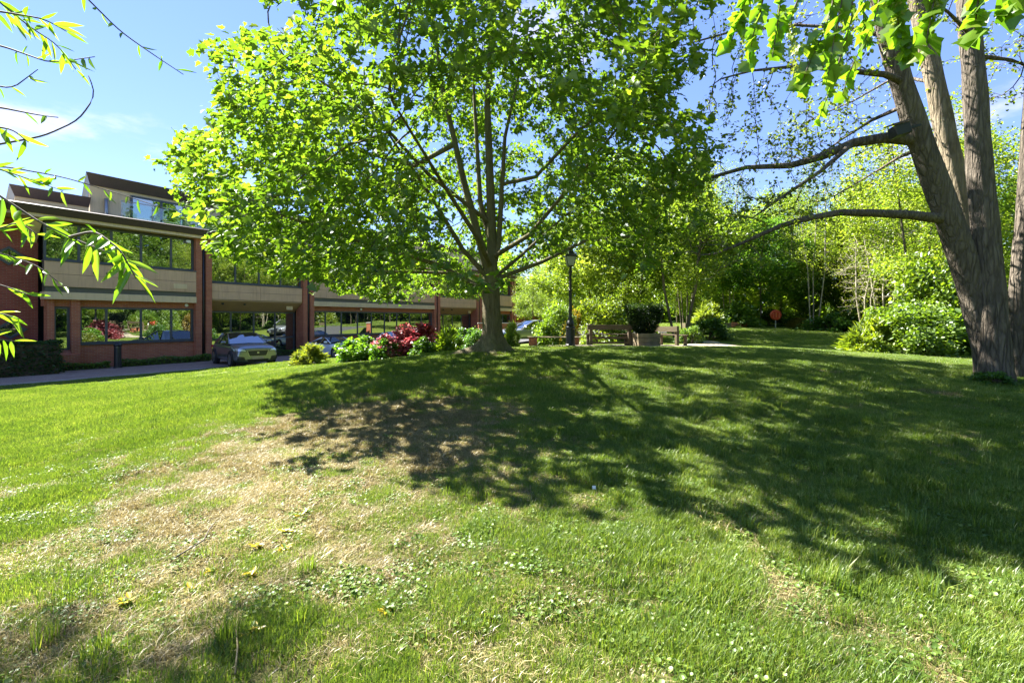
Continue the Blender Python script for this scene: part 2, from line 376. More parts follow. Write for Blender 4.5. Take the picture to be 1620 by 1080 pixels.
quads = np.stack([idx[:-1, :-1], idx[:-1, 1:], idx[1:, 1:], idx[1:, :-1]], -1).reshape(-1, 4)
gme = fast_mesh('lawn', np.stack([GX, GY, GZ], -1).reshape(-1, 3), quads.ravel(), np.arange(len(quads)) * 4, True)
add_attr(gme, 'dry', dryness(GX, GY).ravel())
t = NT('turf'); v = t.pos()
n1 = t.noise(v, .55, 5, .6); n2 = t.noise(v, 5, 6, .7); n3 = t.noise(v, 46, 5, .75)
green = t.ramp(n2, [(.28, (.06, .085, .014)), (.5, (.115, .155, .02)), (.72, (.18, .215, .035))])
green = t.mix(t.range(n1, .35, .7, 0, .5), green, (.11, .19, .02))
straw = t.ramp(n3, [(.26, (.11, .085, .04)), (.48, (.26, .21, .095)), (.70, (.41, .345, .175))])
f = t.math('MULTIPLY', t.attr('dry'), t.range(n2, .25, .6, .55, 1.1))
cc = t.mix(f, green, straw)
cc = t.mix(t.range(n3, .3, .6, .6, 0), cc, (.055, .045, .022))
M['turf'] = t.principled(cc, .95, t.bump(t.math('ADD', n3, t.math('MULTIPLY', n2, .7)), .9, .035), spec=.15)
gme.materials.append(M['turf'])
lawn = tag(link(bpy.data.objects.new('lawn', gme)), 'mown lawn rising to a low mound under the trees', 'lawn', kind='structure')

def drape(name, m, path, halfw, lift, step=.3, across=6):
    """a ribbon laid on the ground along a path of (x, y)"""
    P = np.array(path, float); L = np.concatenate([[0], np.cumsum(np.hypot(*np.diff(P, axis=0).T))])
    tt = np.arange(0, L[-1], step); X = np.interp(tt, L, P[:, 0]); Y = np.interp(tt, L, P[:, 1])
    k = np.ones(7) / 7
    Xs = np.convolve(np.pad(X, 3, 'edge'), k, 'valid'); Ys = np.convolve(np.pad(Y, 3, 'edge'), k, 'valid')
    dx, dy = np.gradient(Xs), np.gradient(Ys); l = np.hypot(dx, dy); nxx, nyy = -dy / l, dx / l
    w = np.linspace(-1, 1, across); wob = 1 + .10 * np.sin(tt * 2.3) + .07 * np.sin(tt * 5.1 + 1)
    VX = Xs[:, None] + nxx[:, None] * w[None] * (halfw * wob)[:, None]; VY = Ys[:, None] + nyy[:, None] * w[None] * (halfw * wob)[:, None]
    VZ = H(VX, VY) + lift; VZ[:, 0] -= .05; VZ[:, -1] -= .05
    id2 = np.arange(VX.size).reshape(VX.shape); q = np.stack([id2[:-1, :-1], id2[1:, :-1], id2[1:, 1:], id2[:-1, 1:]], -1).reshape(-1, 4)
    me = fast_mesh(name, np.stack([VX, VY, VZ], -1).reshape(-1, 3), q.ravel(), np.arange(len(q)) * 4, True); me.materials.append(m)
    return link(bpy.data.objects.new(name, me))
t = NT('gravel'); v = t.pos(); n = t.noise(v, 55, 5, .7); n2 = t.noise(v, 1.2, 4)
cc = t.ramp(n, [(.3, (.22, .18, .13)), (.7, (.50, .44, .34))]); cc = t.mix(t.range(n2, .45, .75, 0, .5), cc, (.20, .17, .10))
M['gravel'] = t.principled(cc, .95, t.bump(n, .7, .02), spec=.2)
tag(drape('gravel_path', M['gravel'], [(-3.5, 20.2), (-1, 18.2), (1.5, 17.2), (4, 17.3), (6.5, 18.2), (9, 20.5), (10, 26)], 1.35, .035), 'pale gravel path passing the benches and lamp post', 'path', kind='structure')

# block-paved drive in front of the offices (facade frame: u along, s out)
t = NT('block_paving'); tc_ = t.n('ShaderNodeTexCoord'); b = t.n('ShaderNodeTexBrick'); b.inputs['Scale'].default_value = 1
b.inputs['Brick Width'].default_value = .2; b.inputs['Row Height'].default_value = .1; b.inputs['Mortar Size'].default_value = .005
t.set(b.inputs['Color1'], (.38, .29, .23)); t.set(b.inputs['Color2'], (.29, .21, .165)); t.set(b.inputs['Mortar'], (.10, .085, .06)); t.t.links.new(tc_.outputs['Object'], b.inputs['Vector'])
n = t.noise(tc_.outputs['Object'], .8, 5, .65); cc = t.mix(t.range(n, .4, .75, 0, .5), b.outputs['Color'], (.14, .12, .10))
M['paving'] = t.principled(cc, .85, t.bump(t.math('SUBTRACT', t.noise(tc_.outputs['Object'], 40, 3), b.outputs['Fac']), .5, .01), spec=.3)
FROT = math.atan2(FD[1], FD[0])
def facade_local(u, s): p = F0 + FD * u + FN * s; return float(p[0]), float(p[1])
drive = MB()
drive.box(-40, 70, -5.0, -.02, -.2, .012)
drive = drive.build('block_paved_drive', M['paving']); drive.location = (F0[0], F0[1], DRIVE_Z); drive.rotation_euler = (0, 0, FROT)
tag(drive, 'red-brown block paved drive between lawn and offices', 'drive', kind='structure')
M['concrete'] = simple('concrete_edging', (.34, .32, .28), .9, .15, 3, bump=.3)
kerb = empty('drive_kerb', (F0[0], F0[1], DRIVE_Z), FROT); tag(kerb, 'flush concrete kerb where the lawn meets the drive', 'kerb', kind='structure')
kme = None
for i in range(60):
    if kme is None:
        o = MB().box(0, .905, -5.13, -5.005, -.15, .03).build('kerb_stone', M['concrete'], kerb, .008); kme = o.data
    else: o = link(bpy.data.objects.new('kerb_stone', kme), kerb)
    o.location = (-14 + i * .915, 0, random.uniform(-.004, .004))
# tarmac by the far parking place
M['tarmac'] = simple('tarmac', (.055, .055, .057), .9, .2, 3, bump=.5)
tag(drape('tarmac_drive', M['tarmac'], [(-14.5, 37), (-6, 34), (0, 33), (5, 34.5), (9, 38)], 3.0, .03, .5), 'dark tarmac drive beyond the shrubs at the end of the offices', 'drive', kind='structure')

# ------------------------------------------------------------------ grass and weeds, tufts shared by instancing
def blades(n, rad, hmin, hmax, w, lean, seed, straw=0.0):
    r = np.random.default_rng(seed); a = r.random(n) * 2 * np.pi; q = rad * np.sqrt(r.random(n))
    bx, by = q * np.cos(a), q * np.sin(a); yaw = r.random(n) * 2 * np.pi; hh = r.uniform(hmin, hmax, n); ln = r.uniform(.1, lean, n) * hh
    lx, ly = np.cos(yaw), np.sin(yaw); px, py = -ly, lx; ww = w * r.uniform(.6, 1.3, n)
    V = np.empty((n, 5, 3)); lev = [(0, 1, 0), (0, -1, 0), (.30, .8, .62), (.30, -.8, .62), (1.0, 0, 1)]
    for k, (l, sw, hz) in enumerate(lev):
        V[:, k, 0] = bx + lx * ln * l + px * ww * sw * .5; V[:, k, 1] = by + ly * ln * l + py * ww * sw * .5; V[:, k, 2] = hh * hz * (1 - .25 * l * np.clip(ln / hh - .6, 0, 1)) - .008 * (hz == 0)
    base = np.arange(n) * 5
    lp = np.stack([base, base + 1, base + 3, base + 2, base + 2, base + 3, base + 4], 1).ravel()
    st = np.stack([np.arange(n) * 7, np.arange(n) * 7 + 4], 1).ravel()
    return V.reshape(-1, 3), lp, st, np.repeat(np.clip(r.normal(.45, .30, n), 0, 1), 5)
def weed_leaves(n, rad, size, zmax, seed):
    r = np.random.default_rng(seed); a = r.random(n) * 2 * np.pi; q = rad * np.sqrt(r.random(n))
    V = np.empty((n, 7, 3)); k6 = np.arange(6) / 6 * 2 * np.pi
    for i in range(n):
        s = size * r.uniform(.5, 1.2); tl = r.uniform(0, .7); ya = r.random() * 6.28
        c = np.array((q[i] * math.cos(a[i]), q[i] * math.sin(a[i]), r.uniform(.012, zmax)))
        ring = np.stack([s * .5 * np.cos(k6), s * .45 * np.sin(k6), np.full(6, .0)], 1); pts = np.concatenate([[(0, 0, -s * .12)], ring])
        m = np.array(Euler((tl, r.uniform(-.4, .4), ya)).to_matrix()); V[i] = pts @ m.T + c
    base = np.arange(n) * 7
    lp = np.concatenate([np.stack([base, base + 1 + k, base + 1 + (k + 1) % 6], 1)[:, None] for k in range(6)], 1).ravel()
    return V.reshape(-1, 3), lp, np.arange(n * 6) * 3, np.repeat(np.clip(r.normal(.5, .25, n), 0, 1), 7)
def grass_mat(name, stops, trans, tf, gl, rough=.4, var=.3):
    t = NT(name); oi = t.n('ShaderNodeObjectInfo'); tint = t.attr('tint')
    f = t.math('ADD', t.math('MULTIPLY', tint, 1 - var), t.math('MULTIPLY', oi.outputs['Random'], var))
    big = t.noise(t.pos(), .7, 3); f = t.math('ADD', f, t.range(big, .3, .7, -.16, .16))
    k = len(stops); base = t.ramp(f, [(i / (k - 1), c) for i, c in enumerate(stops)])
    d = t.n('ShaderNodeBsdfDiffuse'); t.set(d.inputs['Color'], base)
    tr = t.n('ShaderNodeBsdfTranslucent'); t.set(tr.inputs['Color'], t.mix(1.0, base, trans, 'MULTIPLY'))
    g = t.n('ShaderNodeBsdfGlossy'); g.inputs['Roughness'].default_value = rough
    m1 = t.n('ShaderNodeMixShader'); m1.inputs[0].default_value = tf; t.t.links.new(d.outputs[0], m1.inputs[1]); t.t.links.new(tr.outputs[0], m1.inputs[2])
    m2 = t.n('ShaderNodeMixShader'); m2.inputs[0].default_value = gl; t.t.links.new(m1.outputs[0], m2.inputs[1]); t.t.links.new(g.outputs[0], m2.inputs[2])
    t.t.links.new(m2.outputs[0], t.out.inputs[0]); return t.m
M['grass'] = grass_mat('grass_blade', [(.05, .10, .014), (.11, .19, .024), (.20, .28, .04), (.36, .39, .10)], (1.2, 1.2, .55), .48, .03)
M['straw'] = grass_mat('straw_blade', [(.13, .11, .045), (.245, .205, .085), (.365, .31, .14), (.50, .44, .23)], (1.1, 1.0, .7), .3, .04)
M['weed'] = grass_mat('weed_leaf', [(.045, .09, .012), (.085, .155, .02), (.14, .215, .03), (.23, .29, .06)], (1.3, 1.4, .5), .38, .035, .45)
tuft_cols = {}
def tuft_collection(name, makers):
    c = bpy.data.collections.new(name)
    for k, (data, m) in enumerate(makers):
        V, lp, st, ti = data; me = fast_mesh(name, V, lp, st); add_attr(me, 'tint', ti); me.materials.append(m)
        c.objects.link(bpy.data.objects.new(name, me))
    return c
tuft_cols['lush'] = tuft_collection('lush_tuft', [(blades(260, .17, .025, .075, .0042, .9, 20 + i), M['grass']) for i in range(5)])
tuft_cols['straw'] = tuft_collection('straw_tuft', [(blades(190, .16, .006, .03, .0036, 3.2, 40 + i), M['straw']) for i in range(4)])
tuft_cols['weed'] = tuft_collection('weed_patch', [(weed_leaves(46, .20, .040, .07, 60 + i), M['weed']) for i in range(5)])
tuft_cols['tall'] = tuft_collection('tall_tuft', [(blades(70, .07, .07, .17, .0050, .8, 80 + i), M['grass']) for i in range(4)])
tuft_cols['coarse'] = tuft_collection('coarse_tuft', [(blades(170, .34, .015, .05, .010, 1.1, 90 + i), M['grass']) for i in range(4)])
def scatter(name, pts, scl, coll, label, cat):
    """a field of points that carry tufts (geometry nodes)"""
    me = bpy.data.meshes.new(name); me.vertices.add(len(pts)); me.vertices.foreach_set('co', np.ascontiguousarray(pts, np.float32).ravel())
    add_attr(me, 'size', scl); add_attr(me, 'yaw', rng.random(len(pts)) * 6.283)
    o = tag(link(bpy.data.objects.new(name, me)), label, cat, kind='stuff')
    ng = bpy.data.node_groups.new(name, 'GeometryNodeTree')
    ng.interface.new_socket('Geometry', in_out='INPUT', socket_type='NodeSocketGeometry'); ng.interface.new_socket('Geometry', in_out='OUTPUT', socket_type='NodeSocketGeometry')
    N = ng.nodes; gi = N.new('NodeGroupInput'); go = N.new('NodeGroupOutput'); iop = N.new('GeometryNodeInstanceOnPoints')
    ci = N.new('GeometryNodeCollectionInfo'); ci.inputs['Collection'].default_value = coll; ci.inputs['Separate Children'].default_value = True; ci.inputs['Reset Children'].default_value = True
    iop.inputs['Pick Instance'].default_value = True
    a1 = N.new('GeometryNodeInputNamedAttribute'); a1.data_type = 'FLOAT'; a1.inputs['Name'].default_value = 'size'
    a2 = N.new('GeometryNodeInputNamedAttribute'); a2.data_type = 'FLOAT'; a2.inputs['Name'].default_value = 'yaw'
    cx = N.new('ShaderNodeCombineXYZ'); L = ng.links
    L.new(a2.outputs['Attribute'], cx.inputs[2]); L.new(gi.outputs[0], iop.inputs['Points']); L.new(ci.outputs[0], iop.inputs['Instance'])
    L.new(cx.outputs[0], iop.inputs['Rotation']); L.new(a1.outputs['Attribute'], iop.inputs['Scale']); L.new(iop.outputs[0], go.inputs[0])
    md = o.modifiers.new('tufts', 'NODES'); md.node_group = ng
    return o
PATH_PTS = np.array([(-3.5, 20.2), (-1, 18.2), (1.5, 17.2), (4, 17.3), (6.5, 18.2), (9, 20.5), (10, 26)])
def seg_dist(x, y, P):
    d = np.full(x.shape, 1e9)
    for a, b in zip(P[:-1], P[1:]):
        ab = b - a; tt = np.clip(((x - a[0]) * ab[0] + (y - a[1]) * ab[1]) / (ab @ ab), 0, 1)
        d = np.minimum(d, np.hypot(x - a[0] - tt * ab[0], y - a[1] - tt * ab[1]))
    return d
def lawn_points(n, y0, y1, xmargin, seed):
    r = np.random.default_rng(seed)
    y = np.sqrt(r.random(n) * (y1 ** 2 - y0 ** 2) + y0 ** 2); x = (r.random(n) * 2 - 1) * (1.2 * y + xmargin)
    s = (x - F0[0]) * FN[0] + (y - F0[1]) * FN[1]
    ok = (s > 5.2) & (seg_dist(x, y, PATH_PTS) > 1.3) & ~((y > 24) & (x < 8)) & (np.hypot(x + .55, y - 13) > .5)
    return x[ok], y[ok]
def xyz(x, y, dz=0.0): return np.stack([x, y, H(x, y) + dz], 1)
fields = {k: ([], []) for k in tuft_cols}
def put(kind, x, y, s): fields[kind][0].append(xyz(x, y)); fields[kind][1].append(s)
# near turf
x, y = lawn_points(21000, .6, 7.5, 2.2, 5); d = dryness(x, y); u = rng.random(len(x)); k = vnoise(x, y, .8, 9) * .6 + vnoise(x, y, 2.2, 10) * .4
dry = u < np.maximum(d * .8, .10)
put('straw', x[dry], y[dry], rng.uniform(.8, 1.3, dry.sum()))
g = ~dry
cl = vnoise(x, y, 2.4, 33) * .5 + vnoise(x, y, 5.5, 34) * .5
put('lush', x[g], y[g], (rng.uniform(.4, .8, g.sum()) + .5 * sm(.45, .75, cl[g])) * (1 - .4 * d[g]) * sm(.22, .42, cl[g] + .25))
x, y = lawn_points(9500, .6, 7.5, 2.0, 6); k = vnoise(x, y, .7, 9) * .55 + vnoise(x, y, 1.9, 10) * .45; wl = np.clip(1.2 - .16 * y, 0, 1) * sm(.36, .58, k + .10 * sm(-2.0, -.6, x) - .04) * (1 - .6 * dryness(x, y))
w = rng.random(len(x)) < wl
put('weed', x[w], y[w], rng.uniform(.28, .68, w.sum()))
x, y = lawn_points(1400, 1, 9, 2, 7); k = vnoise(x, y, .6, 12); w = rng.random(len(x)) < sm(.5, .75, k) * (1 - dryness(x, y))
put('tall', x[w], y[w], rng.uniform(.5, 1.05, w.sum()))
# middle distance
x, y = lawn_points(21000, 7.2, 16, 3, 8); d = dryness(x, y); dry = rng.random(len(x)) < d * .9
put('straw', x[dry], y[dry], rng.uniform(1, 1.6, dry.sum())); put('lush', x[~dry], y[~dry], rng.uniform(.7, 1.3, (~dry).sum()))
x, y = lawn_points(24000, 14, 42, 3, 9); put('coarse', x, y, rng.uniform(.6, 1.15, len(x)))
LAB = {'lush': 'short green turf grass covering the lawn', 'straw': 'dry straw-coloured grass on the worn patch of lawn', 'weed': 'low broad-leaved weeds creeping through the near turf',
       'tall': 'longer green grass tufts standing out of the turf', 'coarse': 'far mown grass beyond the mound'}
for kname, (a, b) in fields.items():
    scatter({'lush': 'turf_grass', 'straw': 'dry_grass', 'weed': 'lawn_weeds', 'tall': 'tall_grass', 'coarse': 'far_grass'}[kname], np.concatenate(a), np.concatenate(b), tuft_cols[kname], LAB[kname], 'weeds' if kname == 'weed' else 'grass')

# ------------------------------------------------------------------ the office building (local: x along facade, -y towards the drive, z up from the drive)
B = empty('office_building', (F0[0], F0[1], DRIVE_Z), FROT)
tag(B, 'two storey red brick office building with tan cladding bands and set-back top floor', 'building')
def window(x0, x1, z0, z1, y, cuts, parent=B, fw=.095, depth=.09, transom=None, name='window', skip=None):
    """frame with mullions; every pane its own sub-part. cuts are fractions."""
    f = MB()
    f.box(x0, x1, y, y + depth, z0, z0 + fw); f.box(x0, x1, y, y + depth, z1 - fw, z1)
    f.box(x0, x0 + fw, y, y + depth, z0 + fw, z1 - fw); f.box(x1 - fw, x1, y, y + depth, z0 + fw, z1 - fw)
    xs = [x0 + fw / 2] + [x0 + (x1 - x0) * c for c in cuts] + [x1 - fw / 2]
    for c in xs[1:-1]: f.box(c - fw / 2, c + fw / 2, y + .004, y + depth - .004, z0 + fw, z1 - fw)
    o = f.build(name, M['frame'], parent)
    for a, b in zip(xs[:-1], xs[1:]):
        zs = [z0 + fw, z1 - fw]
        if transom: zs = [z0 + fw, transom - fw / 2, transom + fw / 2, z1 - fw]; MB().box(a + fw / 2, b - fw / 2, y + .006, y + depth - .006, zs[1], zs[2]).build('transom', M['frame'], o)
        for za, zb in zip(zs[::2], zs[1::2]):
            p = MB().box(-(b - a - fw) / 2, (b - a - fw) / 2, -.008, .008, -(zb - za) / 2, (zb - za) / 2).build('pane', M['glass'], o)
            p.location = ((a + b) / 2, y + depth * .55, (za + zb) / 2); p.rotation_euler = (random.uniform(-.004, .004), 0, random.uniform(-.006, .006))
    return o
# core behind everything, so no daylight comes through
MB().box(-14, 40.6, 1.35, 12, -.3, 7.1).build('inner_wall', M['interior'], B)
piers = [6.6, 13.25, 26.5, 33.15, 39.9]
def pier(x, w=.84):
    a = MB().box(x - w / 2, x - .11, -.16, .7, -.3, 6.92).build('pier', M['brick'], B)
    MB().box(x + .11, x + w / 2, -.16, .7, -.3, 6.92).build('pier', M['brick'], B)
    box('pier_recess', M['fascia'], B, x - .11, x + .11, .02, .5, -.3, 6.9)
    MB().tube([(x, -.07, -.2), (x, -.07, 7.0)], .052, 10).build('downpipe', M['black'], B, smooth=True)
for p in piers: pier(p)
def band(x0, x1, n, z0, z1, y, jut=.0):
    """tan cladding panels, two courses, each panel its own piece"""
    for r_, (a, b) in enumerate(((z0, (z0 + z1) / 2), ((z0 + z1) / 2, z1))):
        for i in range(n):
            w = (x1 - x0) / n
            MB().box(x0 + i * w + .006, x0 + (i + 1) * w - .006, y, y + .06, a + .006, b - .006).build('cladding_panel', M['panel'], B, .004)
    box('panel_backing', M['strip'], B, x0, x1, y + .062, y + .3, z0, z1)
def flush_bay(x0, x1, npan, cuts_lo, cuts_up, lo0=None):
    lo0 = x0 if lo0 is None else lo0
    # ground floor: brick dado, window strip, brick lintel
    box('dado_wall', M['brick'], B, lo0, x1, .10, .5, -.3, 1.12)
    box('sill', M['frame'], B, lo0, x1, .02, .4, 1.125, 1.17)
    window(lo0, x1, 1.175, 2.96, .14, cuts_lo)
    box('lintel', M['brick'], B, x0, x1, .11, .5, 2.965, 3.40)
    # band: cream lip, dark strip, tan panels
    MB().box(x0 - .05, x1, -.22, .4, 3.28, 3.62).build('cream_lip', M['cream'], B, .006)
    box('dark_strip', M['strip'], B, x0, x1, -.14, .3, 3.625, 3.86)
    band(x0 - .04, x1, npan, 3.865, 5.02, -.20)
    box('coping', M['frame'], B, x0 - .04, x1, -.23, .3, 5.025, 5.08)
    window(x0, x1, 5.085, 6.86, .10, cuts_up)
    for c in (.28, .36):
        MB().lathe([(.05, -.235), (.065, -.215), (.065, -.2)], 10, (x0 + (x1 - x0) * c, 4.6), 'y').build('vent_cowl', M['black'], B)
    return
def recess_bay(x0, x1, cuts_lo, cuts_up):
    box('jamb_wall', M['brick_dark'], B, x0, x0 + .12, .3, 1.3, -.3, 6.9)
    window(x0 + .12, x1, .03, 2.86, .82, cuts_lo, transom=1.15, name='glazed_screen')
    # sloping soffit under the projecting band
    MB().prism([(-.02, 3.46), (-.02, 3.52), (.92, 3.4), (.92, 2.87), (.82, 2.87)], x0 + .02, x1 - .02).build('sloping_soffit', M['soffit'], B)
    band(x0 + .02, x1 - .02, 2, 3.53, 4.46, -.06)
    box('coping', M['frame'], B, x0 + .02, x1 - .02, -.09, .3, 4.465, 4.52)
    window(x0 + .02, x1, 4.525, 6.86, .14, cuts_up)
    for c in (.12, .34):
        MB().lathe([(.05, .0), (.06, .03), (.06, .12)], 10, (x0 + (x1 - x0) * c, 3.28), 'y').build('downlight', M['black'], B)
    box('notice', M['cream'], B, x1 - .95, x1 - .5, .30, .33, 3.0, 3.3)
flush_bay(.0, 6.18, 2, [.21, .5, .78], [.2, .4, .6, .82], lo0=1.25)
recess_bay(7.02, 12.83, [.25, .5, .75], [.25, .5, .75])
flush_bay(13.67, 26.08, 4, [.09, .2, .32, .43, .54, .65, .77, .89], [.1, .2, .3, .4, .5, .6, .7, .8, .9])
recess_bay(26.92, 32.73, [.25, .5, .75], [.25, .5, .75])
flush_bay(33.57, 39.48, 2, [.25, .5, .75], [.25, .5, .75])
# small things fixed to the facade
MB().box(4.9, 5.85, -.212, -.203, 3.98, 4.36).build('access_hatch', M['panel'], B, .003)
MB().box(5.05, 5.7, -.225, -.214, 4.04, 4.30).build('access_hatch_door', M['cream'], B, .003)
box('white_plate', M['white'], B, 19.6, 20.0, -.225, -.203, 4.3, 4.62)
for x in (5.85, 12.6, 25.7): MB().box(x - .1, x + .1, -.1, .08, 6.62, 6.78).build('security_camera', M['white'], B, .02)
for x in (5.8, 17.9): MB().lathe([(.07, .02), (.09, .05), (.09, .11)], 12, (x, 3.14), 'y').build('wall_lamp', M['white'], B, smooth=True)
# left end of the first bay: narrow window between two brick columns over a splayed plinth
MB().box(.10, .34, -.02, .5, -.3, 3.3).build('corner_column', M['brick'], B); MB().box(.92, 1.24, -.06, .5, -.3, 3.3).build('corner_column', M['brick'], B)
window(.34, .92, .92, 2.94, .16, [])
MB().prism([(-.12, -.3), (-.12, .70), (.25, .98), (.25, -.3)], .12, 1.23).build('splayed_plinth', M['brick'], B)
# recessed brick wing on the left with two diamond windows
MB().box(-14, .0, .9, 1.3, -.3, 6.9).build('wing_wall', M['brick_dark'], B)
def diamond(x, z, r, y=.84):
    f = MB(); o_ = [(x - r, z), (x, z - r * .78), (x + r, z), (x, z + r * .78)]; i_ = [(x - r * .72, z), (x, z - r * .56), (x + r * .72, z), (x, z + r * .56)]
    for k in range(4): f.prism([o_[k], o_[(k + 1) % 4], i_[(k + 1) % 4], i_[k]], y - .02, y + .1, 'y')
    o = f.build('diamond_window', M['frame'], B)
    MB().prism(i_, y + .03, y + .045, 'y').build('pane', M['glass'], o)
diamond(-.95, 5.2, .55); diamond(-.9, 1.9, .55); diamond(-5.5, 5.2, .55); diamond(-5.5, 1.9, .55)
MB().prism([(.9, 5.9), (-.1, 6.9), (.9, 6.9)], -.35, -.05).build('eave_bracket', M['cream'], B)
# eaves: cream beam, sloping brown fascia, roof deck
box('eave_beam', M['cream'], B, -.6, 40.6, -.36, 1.0, 6.925, 7.08)
MB().prism([(-.42, 7.085), (-.62, 7.40), (-.56, 7.44), (-.32, 7.085)], -1.25, 41.2).build('eave_fascia', M['fascia'], B)
MB().prism([(-.42, 7.08), (-.62, 7.395), (-.56, 7.43), (-.32, 7.08)], -14, -1.27).build('eave_fascia', M['fascia'], B)
box('eave_soffit', M['soffit'], B, -14, -.62, -.34, 1.4, 6.93, 7.07)
MB().prism([(-.31, 7.09), (-.54, 7.43), (3.0, 7.52), (12, 7.52), (12, 7.09)], -14, 41).build('roof_deck', M['rooftile'], B)
for i in range(16): MB().prism([(-.2, 7.50), (2.75, 7.64), (2.75, 7.58), (-.2, 7.455)], -1.1 + i * .3, -.83 + i * .3).build('roof_tile', M['rooftile'], B)
# set-back top floor: a low block on the left and a long higher one
def top_block(x0, x1, y0, z1, fh, sl):
    bx = x0 + sl * 8.4                                   # the end wall runs back at an angle
    MB().prism([(x0, y0), (x1, y0), (x1, 11.4), (bx, 11.4)], 7.3, z1 - fh + .05, 'z').build('top_floor_wall', M['cream'], B)
    lo = [(x0 - .02, y0 - .06), (x1, y0 - .06), (x1, 11.45), (bx - .02, 11.45)]; up = [(x0 - .26, y0 - .36), (x1, y0 - .36), (x1, 11.6), (bx - .26, 11.6)]
    MB().add([(x, y, z1 - fh) for x, y in lo] + [(x, y, z1) for x, y in up], [(3, 2, 1, 0), (4, 5, 6, 7)] + [(k, (k + 1) % 4, 4 + (k + 1) % 4, 4 + k) for k in range(4)]).build('roof_edge', M['fascia'], B)
top_block(-.35, 2.4, 3.0, 8.78, .48, .17)
top_block(2.45, 40.0, 3.0, 10.1, .58, .26)
window(4.2, 6.9, 7.5, 9.35, 2.9, [.55], fw=.10, name='terrace_door')
window(9.0, 12.4, 7.5, 9.35, 2.9, [.33, .67], fw=.1, name='terrace_door')
window(15.0, 18.4, 7.5, 9.35, 2.9, [.33, .67], fw=.1, name='terrace_door')
window(22.0, 25.4, 7.5, 9.35, 2.9, [.33, .67], fw=.1, name='terrace_door')
MB().tube([(3.1, 2.9, 7.5), (3.1, 2.9, 8.9)], .08, 10).build('flue_pipe', M['metal_grey'], B, smooth=True)
# glass balustrade along the terrace
for i in range(14):
    a = 3.1 + i * 1.35
    MB().box(a + .03, a + 1.32, .795, .807, 7.55, 8.45).build('balustrade_glass', M['clear'], B)
    MB().tube([(a, .80, 7.45), (a, .80, 8.5)], .022, 8).build('balustrade_post', M['metal_grey'], B)
box('handrail', M['metal_grey'], B, 3.05, 22.1, .775, .825, 8.50, 8.535)

